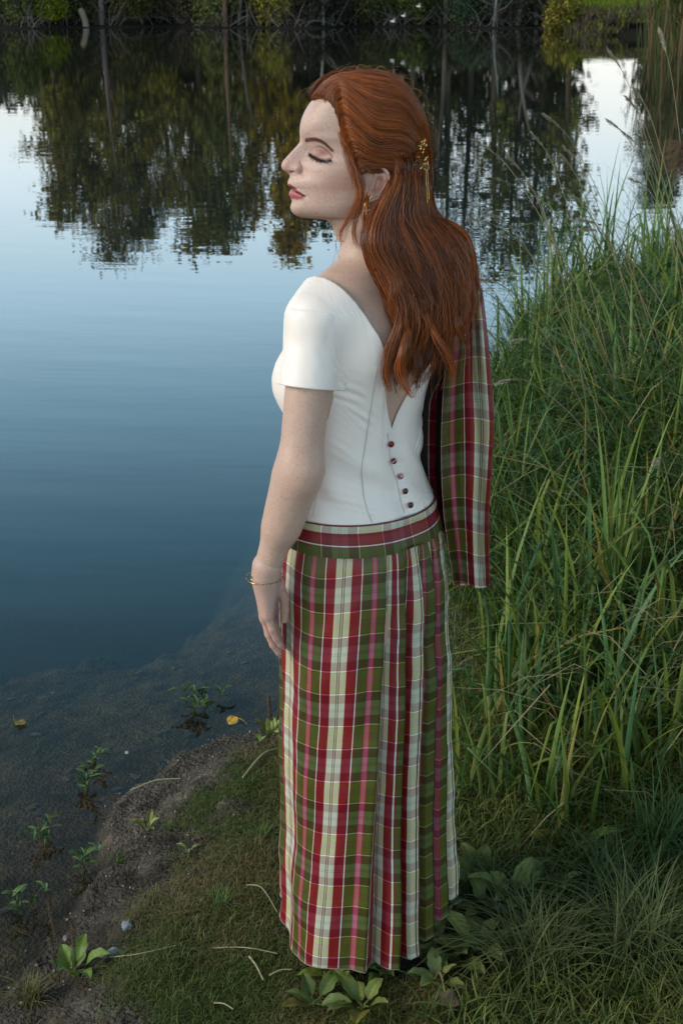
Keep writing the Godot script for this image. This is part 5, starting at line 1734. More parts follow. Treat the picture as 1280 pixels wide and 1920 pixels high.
	var pb := [128.0, 113.0, 99.0, 86.0, 73.0, 60.0, 46.0, 30.0, 12.0, -10.0, -28.0, -44.0, -60.0]
	var lift := [0.0, 0.0, 0.0, 0.0, 0.0, -0.004, 0.0, 0.0, 0.0, 0.0, 0.0, 0.0]
	var deepen := [0.0, 0.010, 0.035, 0.125, 0.04, 0.02, 0.0, 0.0, 0.0, 0.0, 0.0, 0.0]
	var gap := [0.3, 1.0, 3.0, 6.0, 2.0, 2.0, 1.0, 1.0, 1.0, 1.0, 1.0, 1.0]
	var skip := [0.032, 0.026, 0.030, 0.060, 0.112, 0.075, 0.03, 0.03, 0.03, 0.03, 0.03, 0.03]
	for i in 12:
		uu += skip[i] - 0.012
		var dh: float = 0.009 + deepen[i] * 0.35
		var db: float = 0.030 + deepen[i] * 1.3
		K.append([uu, pa[i] - 0.8, pb[i] - 1.0, -dh, -db])
		uu += 0.012
		K.append([uu, pa[i] - 1.0 - gap[i] * 0.6, pb[i] - 1.2 - gap[i], -dh * 1.1, -db * 1.1])
		uu += 0.036
		K.append([uu, lerpf(pa[i], pa[i + 1], 0.6), lerpf(pb[i], pb[i + 1], 0.62), 0.001 + lift[i] * 0.5, 0.004 + lift[i]])
		uu += 0.010
		K.append([uu, pa[i + 1], pb[i + 1], 0.005 + lift[i] * 0.6, 0.013 + lift[i]])
	var sk := MB.new()
	var sub := 5
	var rows := 120
	var ncol := (K.size() - 1) * sub + 1
	for r in rows + 1:
		var t := float(r) / rows
		var h := lerpf(0.912, 0.058, t)
		for c in ncol:
			var kk := mini(c / sub, K.size() - 2)
			var f := float(c - kk * sub) / sub
			var A: Array = K[kk]
			var B: Array = K[kk + 1]
			var u := lerpf(A[0], B[0], f)
			var open := smooth(0.0, 0.22, t)
			var th := deg_to_rad(lerpf(lerpf(A[1], B[1], f), lerpf(A[2], B[2], f), pow(t, 0.85)))
			var off := lerpf(lerpf(A[3], B[3], f) * open, lerpf(A[4], B[4], f), t)
			var deg := rad_to_deg(th)
			# soft folds of the hanging panel
			var side := smooth(165.0, 215.0, deg)
			off += t * 0.0055 * sin(deg * 0.11 + t * 1.4) + side * 0.0065 * sin(deg * 0.28 + 2.2 * sin(t * 3.4)) * smooth(0.05, 0.4, t)
			off += 0.0022 * nz.get_noise_3d(u * 420.0, t * 160.0, 3.0) + 0.0055 * nz.get_noise_3d(u * 130.0, t * 75.0, 9.0)
			var hem := (0.050 * smooth(172.0, 226.0, deg) + 0.075 * smooth(112.0, 52.0, deg)) * t
			var p := skirt_at(th, h + hem, off)
			sk.add(p, Color.WHITE, Vector2((u - u_cream) / 0.113, (h + 0.004 * sin(deg * 0.09)) / 0.112 + 0.52))
	sk.lattice(0, rows + 1, ncol)
	sk.shift(AX)
	obj("skirt", sk.mesh(), pm, root)
	# white hem piping
	var hp := []
	for c in range(0, ncol, 1): hp.append(sk.v[rows * ncol + c])
	var hb := MB.new()
	hb.tube(PackedVector3Array(hp), radii(hp.size(), 0.0009, 0.0009), 4, S(150, 128, 118), Color(-1, 0, 0), false)
	obj("hem", hb.mesh(), bm, root)
	# covered buttons
	var btn := [[733, 833, S(120, 40, 30)], [738, 864.5, S(105, 28, 34)], [751, 893, S(175, 140, 140)], [759.5, 921, S(60, 72, 26)], [769.5, 947, S(58, 62, 24)]]
	var btm := mat("button_cloth", 0.4)
	for q in btn:
		var p := hit(q[0], q[1], fb, 0.0095)
		var nn := (p - W(0, p.y - 0.12, 0)).normalized()
		var t := MB.new()
		var ux := nn.cross(Vector3.UP).normalized()
		var uy := ux.cross(nn)
		var prof := [[0.0, 0.0042], [0.0022, 0.0040], [0.0042, 0.0031], [0.0054, 0.0016], [0.0057, 0.0], [0.0045, -0.002]]
		for e in prof:
			for k in 18:
				var a := TAU * k / 18
				var x: float = e[0] * cos(a)
				var y: float = e[0] * sin(a)
				var cc: Color = q[2]
				if absf(x * 0.6 + y * 0.8 - 0.001) < 0.0009: cc = S(200, 180, 160) if q[1] > 850 and q[1] < 900 else S(30, 8, 12)
				elif x * 0.8 - y * 0.6 > 0.0015: cc = S(120, 20, 40)
				t.add(p - AX + ux * x + uy * y + nn * e[1], cc)
		t.lattice(0, prof.size(), 18, true)
		obj("button", t.mesh(), btm, root)
	# red boots
	var rm := mat("red_suede", 0.75)
	for q in [[G(662, 1828, 0.12), G(606, 1738, 0.12)], [G(782, 1716, 0.12), G(730, 1645, 0.12)]]:
		var heel: Vector3 = q[0]
		var toe: Vector3 = q[1]
		var d := (toe - heel).normalized()
		toe = heel + d * 0.225
		var up := Vector3.UP
		var sd := d.cross(up).normalized()
		var t := MB.new()
		var secs := [[0.0, 0.20, 0.042, 0.046], [0.01, 0.12, 0.036, 0.042], [0.0, 0.065, 0.034, 0.040], [0.0, 0.02, 0.031, 0.038], [0.005, 0.004, 0.030, 0.037]]
		var prev2 := t.v.size()
		for e in secs:
			for k in 20:
				var a := TAU * k / 20
				t.add(heel - AX + d * (0.035 + e[0] + cos(a) * e[3]) + sd * sin(a) * e[2] + up * e[1], L(0.42, 0.018, 0.014))
		t.lattice(prev2, secs.size(), 20, true)
		prev2 = t.v.size()
		for i in 12:
			var f := i / 11.0
			var wv := 0.036 * (0.85 + 0.35 * sin(f * 2.4)) * sqrt(maxf(0.0, 1.0 - pow(f, 5.0))) + 0.001
			var hv := lerpf(0.066, 0.034, smooth(0.1, 0.8, f)) * sqrt(maxf(0.02, 1.0 - pow(f, 6.0)))
			for k in 14:
				var a := TAU * k / 14
				t.add(heel - AX + d * (0.015 + f * 0.205) + sd * cos(a) * wv + up * (hv * 0.5 + hv * 0.5 * sin(a) + 0.002), L(0.40, 0.018, 0.014))
		t.lattice(prev2, 12, 14, true)
		obj("boot", t.mesh(), rm, root)
	build_jacket(pm)
func build_jacket(pm: StandardMaterial3D) -> void:
	# it hangs from her right shoulder: a front fold with the lining showing on its left
	var root := thing("jacket", "red, green and cream plaid jacket slung over her right shoulder, hanging beside the skirt", "jacket", P(880, 1098, 2.45))
	var o := root.position
	var secs := [   # y, left edge, right edge, distance, thickness
		[492, 858, 884, 2.49, 0.02], [512, 850, 893, 2.47, 0.03], [545, 846, 904, 2.45, 0.04], [600, 842, 911, 2.43, 0.045], [660, 838, 917, 2.42, 0.05], [720, 831, 922, 2.42, 0.05], [800, 827, 926, 2.42, 0.055], [880, 827, 922, 2.43, 0.055], [960, 831, 917, 2.44, 0.05], [1030, 840, 917, 2.45, 0.045], [1098, 849, 918, 2.455, 0.04]]
	var tl := []
	var tr := []
	var td := []
	for s in secs:
		tl.append([s[0], s[1]]); tr.append([s[0], s[2]]); td.append([s[0], s[3]])
	var b := MB.new()
	var nr := 90
	var nc := 60
	var len := 0.0
	var lastc := Vector3.ZERO
	for r in nr + 1:
		var y := lerpf(492.0, 1098.0, float(r) / nr)
		var xl := slut(tl, y)
		var xr := slut(tr, y)
		var d := slut(td, y)
		var mid := P((xl + xr) * 0.5, y, d)
		if r: len += mid.distance_to(lastc)
		lastc = mid
		var t := float(r) / nr
		for c in nc + 1:
			var f := float(c) / nc
			var p := Vector3.ZERO
			var u := 0.0
			if f < 0.5:          # the face turned to us, with two lengthwise folds
				var g := f / 0.5
				var x := lerpf(xl, xr, g)
				var fold := 0.020 * sin(g * 7.5 + 0.6 + t * 1.4) * (0.6 + 0.4 * sin(t * 5.0)) + 0.006 * sin(g * 17.0 - t * 3.0) * smooth(0.05, 0.4, t) + 0.004 * sin(t * 17.0 + g * 4.0) - 0.020 * exp(-pow((g - lerpf(0.62, 0.90, t)) / 0.07, 2.0)) * smooth(0.02, 0.2, t)
				x += 2.5 * sin(t * 9.0 + g * 3.0) * sin(g * PI)
				p = P(x, y + 5.0 * sin(g * 5.0 + t * 4.0), d - 0.024 * sin(g * PI) - fold)
				u = g * 0.102
			else:                # round the far edge and back behind: the inside of the jacket
				var g := (f - 0.5) / 0.5
				var x := lerpf(xr, xl - 26.0 * smooth(680.0, 760.0, y) * smooth(1040.0, 900.0, y), g)
				p = P(x + 4.0 * sin(g * PI), y, d + 0.010 + 0.075 * sin(g * PI * 0.62) + 0.008 * sin(g * 9.0 + t * 3.0))
				u = 0.102 + g * 0.12
			b.add(p - o, Color.WHITE, Vector2((u + 0.0325) / 0.110, -(len) / 0.112 + 0.30))
	b.lattice(0, nr + 1, nc + 1)
	obj("front_panel", b.mesh(), pm, root)
	# a second fold of cloth behind it on the right, the sleeve
	var s := MB.new()
	for r in 50:
		var t := r / 49.0
		var y := lerpf(655.0, 905.0, t)
		var c := P(lerpf(904, 908, t), y, 2.475)
		for k in 25:
			var a := TAU * k / 24.0
			var w := 0.0155 * sin(clampf(t * 1.08, 0.03, 1.0) * PI) + 0.004
			s.add(c - o + Vector3(cos(a) * w, 0, sin(a) * w * 1.6), Color.WHITE, Vector2(k / 24.0 * 1.4 + 0.62, -t * 2.0 + 0.2))
	s.lattice(0, 50, 25)
	obj("sleeve", s.mesh(), pm, root)
	# the collar end, drawn up over her shoulder to the hand that holds it
	var f := MB.new()
	var way := curve([P(864, 545, 2.49), P(856, 512, 2.51), W(0.150, 1.392, 0.01), W(0.150, 1.372, -0.07), W(0.165, 1.30, -0.15), W(0.170, 1.23, -0.215), W(0.172, 1.12, -0.225)], 40)
	for r in 40:
		var t := r / 39.0
		var tg := (way[mini(r + 1, 39)] - way[maxi(r - 1, 0)]).normalized()
		var ac := W(1, 0, 0) - W(0, 0, 0)
		ac = (ac - tg * ac.dot(tg)).normalized()
		var up := tg.cross(ac)
		var wide := lerpf(0.024, 0.048, smooth(0.0, 0.35, t)) - 0.022 * exp(-pow((t - 0.83) / 0.1, 2.0))
		for k in 28:
			var a := TAU * k / 28.0
			f.add(way[r] + ac * cos(a) * wide + up * sin(a) * (0.012 + 0.004 * sin(a * 3.0 + t * 9.0)) - o, Color.WHITE, Vector2(cos(a) * 0.45 + 0.1, t * 4.2))
	f.lattice(0, 40, 28, true)
	obj("collar_fold", f.mesh(), pm, root)
	# the dark lining
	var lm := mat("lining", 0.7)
	var l := MB.new()
	for r in 40:
		var t := r / 39.0
		var y := lerpf(640.0, 1000.0, t)
		for c in 9:
			var g := c / 8.0
			var xl := lut([[640, 836], [690, 806], [740, 786], [800, 776], [880, 782], [940, 804], [1000, 830]], y)
			var x := lerpf(xl, 846.0, g)
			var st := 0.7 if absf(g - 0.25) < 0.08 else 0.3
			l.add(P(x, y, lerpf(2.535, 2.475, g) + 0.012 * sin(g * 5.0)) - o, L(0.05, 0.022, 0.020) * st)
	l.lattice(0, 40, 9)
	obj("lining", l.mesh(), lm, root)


# ---------------------------------------------------------------- hair
const HAIR_R := [[-60, 100], [-45, 112], [-30, 122], [-9, 118], [6, 118.5], [21, 122], [37, 123], [54, 128], [71, 130.5], [88, 132], [105, 136.5], [118, 141], [129, 143], [138, 134], [150, 120], [165, 105], [180, 98]]
func hair_w(x: float, y: float) -> float:       # half width of the smooth hair over the skull
	var q := Vector2(x - 690.0, 268.0 - y)
	var ang := rad_to_deg(q.angle())
	if ang < -90.0: ang += 360.0
	var r := lut(HAIR_R, ang) if ang < 180.0 else 100.0
	if ang >= 180.0: r = 130.0
	var k := clampf(q.length() / r, 0.0, 1.0)
	return 94.0 * sqrt(maxf(0.0, 1.0 - k * k))
func strand(b: MB, pts: PackedVector3Array, r0: float, col: Color, tip: Color) -> void:
	b.tube(pts, radii(pts.size(), r0, r0 * 0.45), 3, col, tip, false)
func hair_color(f: float) -> Color:
	var c := L(0.036, 0.0080, 0.0032).lerp(L(0.44, 0.118, 0.024), pow(f, 1.35))
	return c * rf(0.85, 1.15)
func lock(b: MB, path: PackedVector3Array, r0: float, r1: float, r2: float, n: int, tone: float, thick: float, wig := 1.0) -> void:
	# a lock: strands that run together along a path and close to a point
	var m := path.size()
	var sides := []
	var ups := []
	var side := Vector3.ZERO
	for i in m:
		var t := (path[mini(i + 1, m - 1)] - path[maxi(i - 1, 0)]).normalized()
		if side == Vector3.ZERO: side = t.cross(Vector3(0.1, 0.2, 1)).normalized()
		side = (side - t * side.dot(t)).normalized()
		sides.append(side); ups.append(t.cross(side))
	for k in n:
		var a := rf(0, TAU)
		var q := sqrt(rf(0.0, 1.0))
		var out := rf(0.86, 1.0) if rf(0, 1) < 0.75 else rf(0.6, 1.12)
		var ph := rf(0, TAU)
		var tw := rf(-0.8, 0.8)
		var amp := rf(0.0, 0.0016) * wig
		if rf(0, 1) < 0.05: amp *= 3.5
		var pts := PackedVector3Array()
		var last := clampi(int(m * out), 4, m)
		for i in last:
			var f := float(i) / (m - 1)
			var r := lerpf(r0, r1, f * 2.0) if f < 0.5 else lerpf(r1, r2, f * 2.0 - 1.0)
			var aa := a + tw * f
			pts.append(path[i] + sides[i] * (cos(aa) * q * r + amp * sin(ph + f * 9.0)) + ups[i] * (sin(aa) * q * r * 0.75 + amp * cos(ph * 1.3 + f * 8.0)))
		var cc := hair_color(clampf(tone + rf(-0.48, 0.48), 0, 1))
		strand(b, pts, thick * rf(0.7, 1.25), cc, cc * 1.1)
func front_of(p: Vector3, m: float) -> Vector3:       # keep a point in front of her body and clothes
	for i in 12:
		var d: float = fb(p)
		if d > m: break
		var n := Vector3(fb(p + Vector3(0.002, 0, 0)) - d, fb(p + Vector3(0, 0.002, 0)) - d, fb(p + Vector3(0, 0, 0.002)) - d).normalized()
		p += n * (m - d) * 0.8 + Vector3(0, 0, 0.001)
	return p
func build_hair(root: Node3D) -> void:
	rng.seed = 101
	var hm := mat("hair", 0.36, 0.0, 0.55)
	var b := MB.new()
	# --- swept back from the hairline to the clip
	var line := [[588.5, 185, 3], [589, 183, 14], [593, 180, 26], [600, 179, 38], [609, 182, 48], [620, 190, 57], [631, 203, 64], [637, 217, 68], [642, 235, 70], [647, 253, 72], [653, 273, 74], [660, 293, 76], [668, 311, 78], [678, 325, 80]]
	for k in 120:
		var g := (k + rf(0, 1)) / 120.0
		var e := g * (line.size() - 1)
		var i := mini(int(e), line.size() - 2)
		var f := e - i
		var s := Vector3(lerpf(line[i][0], line[i + 1][0], f), lerpf(line[i][1], line[i + 1][1], f), lerpf(line[i][2], line[i + 1][2], f))
		var layer := rf(-3.5, 1.5)
		var gy := pow(g, 0.9)
		var ctl := [Vector2(s.x, s.y)]
		ctl.append(Vector2(lerpf(628, maxf(s.x + 14, 660), g), lerpf(147, s.y - 7, minf(gy * 1.08, 1.0))))
		ctl.append(Vector2(702, lerpf(139.5, 318, gy) + rf(-3, 3)))
		ctl.append(Vector2(756, lerpf(162, 320, gy) + rf(-3, 3)))
		ctl.append(Vector2(lerpf(797, 778, gy), lerpf(225, 318, pow(gy, 0.8)) + rf(-2, 2)))
		ctl.append(Vector2(lerpf(806, 790, gy) + rf(-2, 2), lerpf(284, 316, gy) + rf(-3, 3)))
		var pts := []
		for c in ctl.size():
			var q: Vector2 = ctl[c]
			var w := hair_w(q.x, q.y) + layer
			if c == 0: w = s.z + 2.0
			elif c == 1: w = maxf(w * 0.55 + s.z * 0.45 + 3.0, 2.0)
			pts.append(head_point(q.x, q.y, maxf(w, 1.0)))
		var path := curve(pts, 22)
		# stay outside the skull between the knots
		var tone := 0.42 + 0.46 * (1.0 - g) + rf(-0.2, 0.2)
		lock(b, path, 0.0040, 0.0085, 0.0045, 74, tone, 0.00040, 1.0)
	# the other half of the head, unseen from here but there
	for k in 40:
		var g := (k + rf(0, 1)) / 40.0
		var e := g * (line.size() - 1)
		var i := mini(int(e), line.size() - 2)
		var s := Vector3(line[i][0], line[i][1], line[i][2])
		var pts := []
		for q in [Vector2(s.x, s.y), Vector2(lerpf(630, s.x + 22, g), lerpf(148, s.y - 6, g)), Vector2(702, lerpf(141, 312, g)), Vector2(760, lerpf(166, 316, g)), Vector2(800, lerpf(250, 316, g))]:
			pts.append(head_point(q.x, q.y, maxf(hair_w(q.x, q.y) if q.x != s.x else s.z + 2, 1.0), -1.0))
		lock(b, curve(pts, 16), 0.008, 0.012, 0.006, 36, 0.45, 0.0008, 0.5)
	b.shift(AX)
	obj("swept_hair", b.mesh(), hm, root)
	# --- the fall of hair down her back
	b = MB.new()
	var XL := [[300, 742], [330, 740], [350, 736], [370, 724], [400, 705], [430, 693], [460, 690], [500, 704], [540, 727], [570, 742], [600, 750], [640, 740], [680, 730], [720, 728], [745, 735], [780, 745]]
	var XR := [[300, 800], [330, 799], [360, 799], [400, 806], [425, 822], [445, 853], [480, 874], [510, 883], [560, 887], [600, 884], [640, 873], [680, 858], [720, 846], [780, 830]]
	var N := 175
	for k in N:
		var u := (k + rf(0, 1)) / N
		u = fposmod(u * 7.0, 1.0)          # interleave, so that neighbours overlap
		var back := k < 60
		var ylast := lerpf(735.0, 620.0, smooth(0.45, 1.0, u)) + rf(-85, 12)
		if u < 0.2: ylast = rf(600, 745)
		if rf(0, 1) < 0.15: ylast -= 110.0
		var ph := rf(0, TAU)
		var ph2 := rf(0, TAU)
		var wl := rf(120, 200)
		var amp := rf(7, 24)
		var drift := rf(-0.10, 0.10)
		var dep := rf(0.0, 0.042) if not back else rf(-0.012, 0.004)
		var pts := []
		var y := rf(280, 300)
		while y < ylast + 1.0:
			var t := (y - 300.0) / 440.0
			var uu := clampf(u + drift * smooth(0.25, 0.8, t), -0.02, 1.02)
			var x := lerpf(lut(XL, y), lut(XR, y), uu)
			x += amp * smooth(0.2, 0.75, t) * sin(TAU * y / wl + ph)
			var d := 0.0
			var nape := smooth(470.0, 360.0, y)
			# over the back of the head the hair lies on the skull, lower down on her back
			var wskull := 62.0 * sqrt(maxf(0.03, 1.0 - pow((x - 700.0) / 104.0, 2.0))) / PXM
			var dl := lerpf(2.33, 2.385, uu) - dep
			d = lerpf(dl, 2.42 - wskull - 0.012 - dep * 0.4, nape)
			if y < 345.0: d = lerpf(2.42 - (hair_w(minf(x, 797.0), y) - 9.0) / PXM, d, smooth(305.0, 345.0, y))
			d -= 0.006 * smooth(0.3, 0.8, t) * sin(TAU * y / (wl * 0.8) + ph2)
			var p := P(x, y, d)
			if y > 420.0: p = front_of(p, 0.010 + maxf(dep, 0.0) * 0.5)
			pts.append(p)
			y += 30.0
		if pts.size() < 4: continue
		var path := curve(pts, 26)
		var tone := (0.16 if back else 0.36) + rf(-0.2, 0.30) + 0.12 * (1.0 - smooth(330, 520, ylast - 200))
		lock(b, path, 0.0080, 0.0150, 0.0022 if rf(0, 1) < 0.7 else 0.006, 72 if not back else 36, tone, 0.00042 if not back else 0.0009, 1.9)
	# loose locks: over the shoulder edge, the ends, and before the ear
	var X := [
		[[812, 415, 2.40], [850, 428, 2.39], [874, 452, 2.39], [885, 500, 2.39], [884, 548, 2.38], [876, 588, 2.37]],
		[[808, 408, 2.40], [840, 418, 2.39], [866, 438, 2.38], [880, 476, 2.37], [888, 530, 2.38], [890, 574, 2.38]],
		[[806, 402, 2.40], [836, 424, 2.37], [862, 452, 2.36], [872, 500, 2.355], [862, 548, 2.36], [870, 600, 2.37], [889, 575, 2.38]],
		[[752, 560, 2.30], [746, 610, 2.30], [729, 660, 2.295], [722, 700, 2.295], [730, 735, 2.295]],
		[[765, 600, 2.29], [756, 650, 2.285], [748, 690, 2.285], [758, 722, 2.285], [776, 748, 2.285]],
		[[800, 590, 2.31], [816, 630, 2.31], [836, 662, 2.32], [846, 690, 2.33], [846, 712, 2.335]],
		[[842, 560, 2.34], [856, 600, 2.34], [868, 632, 2.345], [878, 655, 2.35]],
		[[692, 360, 2.345], [684, 395, 2.345], [690, 440, 2.345], [702, 490, 2.335], [724, 540, 2.32], [742, 580, 2.31]],
	]
	for a in X:
		var pts := []
		for q in a: pts.append(front_of(P(q[0], q[1], q[2] - 0.012 + (0.03 if pts.is_empty() else 0.0)), 0.012 if pts.size() else -0.004))
		lock(b, curve(pts, 24), 0.002, 0.0095, 0.0045, 44, rf(0.45, 0.85), 0.0006)
	for k in 420:                     # single hairs and thin wisps that cross the locks
		var u := rf(0.0, 1.0)
		var y0 := rf(320, 600)
		var l := rf(80, 220)
		var ph := rf(0, TAU)
		var sl := rf(-0.16, 0.16)
		var pts := []
		for f in [0.0, 0.25, 0.5, 0.75, 1.0]:
			var y: float = y0 + l * f
			if y > 752.0: break
			var x := lerpf(lut(XL, y), lut(XR, y), clampf(u + sl * f, -0.03, 1.04)) + 7.0 * sin(ph + f * 5.0)
			var wsk := 62.0 * sqrt(maxf(0.03, 1.0 - pow((x - 700.0) / 104.0, 2.0))) / PXM
			var dd := lerpf(lerpf(2.33, 2.385, u) - 0.044, 2.42 - wsk - 0.027, smooth(470.0, 360.0, y))
			pts.append(front_of(P(x, y, dd), 0.012) if y > 420.0 else P(x, y, dd))
		if pts.size() < 3: continue
		var cc := hair_color(rf(0.3, 1.0))
		strand(b, curve(pts, 14), rf(0.0003, 0.0006), cc, cc)
	b.shift(AX)
	obj("loose_hair", b.mesh(), hm, root)
	# --- wisps: before the ear, along the neck, round the crown
	b = MB.new()
	var T := [
		[[644, 246, 74], [656, 280, 79], [668, 318, 84], [676, 350, 86], [674, 372, 86], [664, 395, 80], [652, 415, 66], [640, 437, 52], [642, 462, 48]],
		[[648, 256, 75], [660, 292, 80], [671, 330, 86], [678, 356, 88], [675, 385, 84], [669, 408, 72], [665, 440, 58], [677, 468, 56]],
		[[642, 244, 73], [650, 276, 77], [658, 310, 81], [667, 340, 84], [674, 365, 86], [672, 382, 84]],
		[[652, 268, 76], [662, 300, 80], [672, 326, 85], [682, 345, 88], [682, 368, 88]],
	]
	for a in T:
		var pts := []
		for q in a: pts.append(head_point(q[0], q[1], q[2]))
		lock(b, curve(pts, 30), 0.0065, 0.0060, 0.0024, 34, rf(0.6, 0.9), 0.00040, 2.0)
	for k in 240:                     # short fine hairs that soften the edge of the hair on the skin
		var e := rf(0.8, 12.6)
		var i := int(e)
		var fr := e - i
		var sx := lerpf(line[i][0], line[i + 1][0], fr)
		var sy := lerpf(line[i][1], line[i + 1][1], fr)
		var sw := lerpf(line[i][2], line[i + 1][2], fr)
		var back := rf(3.0, 9.0)
		var pts := []
		for g in [0.0, 0.35, 0.7, 1.0]:
			pts.append(head_point(sx - back * (1.0 - g) * 0.9 + 16.0 * g, sy + rf(-0.4, 0.4) + back * 0.35 * (1.0 - g) + lerpf(-6.0, 5.0, e / 12.6) * g, sw - 1.2 * (1.0 - g) + 3.5 * g))
		strand(b, curve(pts, 8), rf(0.00020, 0.00034), L(0.30, 0.10, 0.03) * rf(0.5, 1.1), L(0.34, 0.11, 0.03))
	for k in 46:                      # single hairs lifted off the crown
		var ang := rf(-25, 132)
		var r := lut(HAIR_R, ang)
		var c := Vector2(690, 268)
		var dirv := Vector2(cos(deg_to_rad(ang)), -sin(deg_to_rad(ang)))
		var tang := Vector2(-dirv.y, dirv.x) * (1.0 if rf(0, 1) < 0.7 else -1.0)
		var l := rf(12, 44)
		var lift := rf(3, 17)
		var p0 := c + dirv * (r - 4.0)
		var p1 := c + dirv * (r + lift) + tang * l * 0.4
		var p2 := c + dirv * (r + lift * rf(0.3, 1.3)) + tang * l
		var p3 := c + dirv * (r + lift * rf(-0.6, 1.2)) + tang * l * 1.4
		var ww := rf(-30, 30)
		var pts := []
		for q in [p0, p1, p2, p3]: pts.append(head_point(q.x, q.y, ww))
		strand(b, curve(pts, 14), 0.00034, L(0.30, 0.11, 0.035), L(0.34, 0.15, 0.05))
	for k in 26:                      # and off the fall of hair
		var y := rf(330, 700)
		var right := rf(0, 1) < 0.6
		var x := lut(XR, y) - 6 if right else lut(XL, y) + 6
		var sx := 1.0 if right else -1.0
		var pts := []
		var l := rf(20, 60)
		for f in [0.0, 0.35, 0.7, 1.0]: pts.append(front_of(P(x + sx * rf(4, 16) * sin(f * 2.8), y + l * f, 2.35), 0.012))
		strand(b, curve(pts, 12), 0.00034, L(0.26, 0.09, 0.028), L(0.3, 0.12, 0.04))
	for q in [[[622, 412, 20], [628, 440, 24], [631, 470, 26], [622, 500, 30], [612, 515, 30]], [[636, 425, 30], [632, 460, 30], [640, 495, 32], [628, 520, 30]]]:
		var pts := []
		for p in q: pts.append(head_point(p[0], p[1], p[2]))
		strand(b, curve(pts, 16), 0.0004, L(0.24, 0.08, 0.025), L(0.24, 0.08, 0.025))
	b.shift(AX)
	tag(obj("wisps", b.mesh(), hm, root), "", "", "", "stuff")
	# --- the smooth mass below the strands
	b = MB.new()
	for side in [1.0, -1.0]:
		var base := b.v.size()
		var nr := 40
		var nc := 40
		for r in nr + 1:
			for c in nc + 1:
				var ang := lerpf(-62.0, 146.0, float(c) / nc)
				var k := sin(float(r) / nr * PI / 2.0)
				var rr := (lut(HAIR_R, ang) - 6.5) * k
				var x := 690.0 + cos(deg_to_rad(ang)) * rr
				var y := 268.0 - sin(deg_to_rad(ang)) * rr
				var w := 88.0 * cos(float(r) / nr * PI / 2.0)
				# drawn back from the face: nothing before the hairline
				var hx := lut([[150, 560], [180, 600], [203, 636], [236, 654], [274, 668], [312, 682], [330, 700]], y) + (18.0 if w > 30.0 else 8.0) * smooth(150.0, 190.0, y)
				if x < hx and y > 176.0: w = minf(w, 20.0)
				b.add(head_point(x, y, w, side) - AX, L(0.06, 0.016, 0.006))
		b.lattice(base, nr + 1, nc + 1)
	obj("hair_mass", b.mesh(), hm, root)

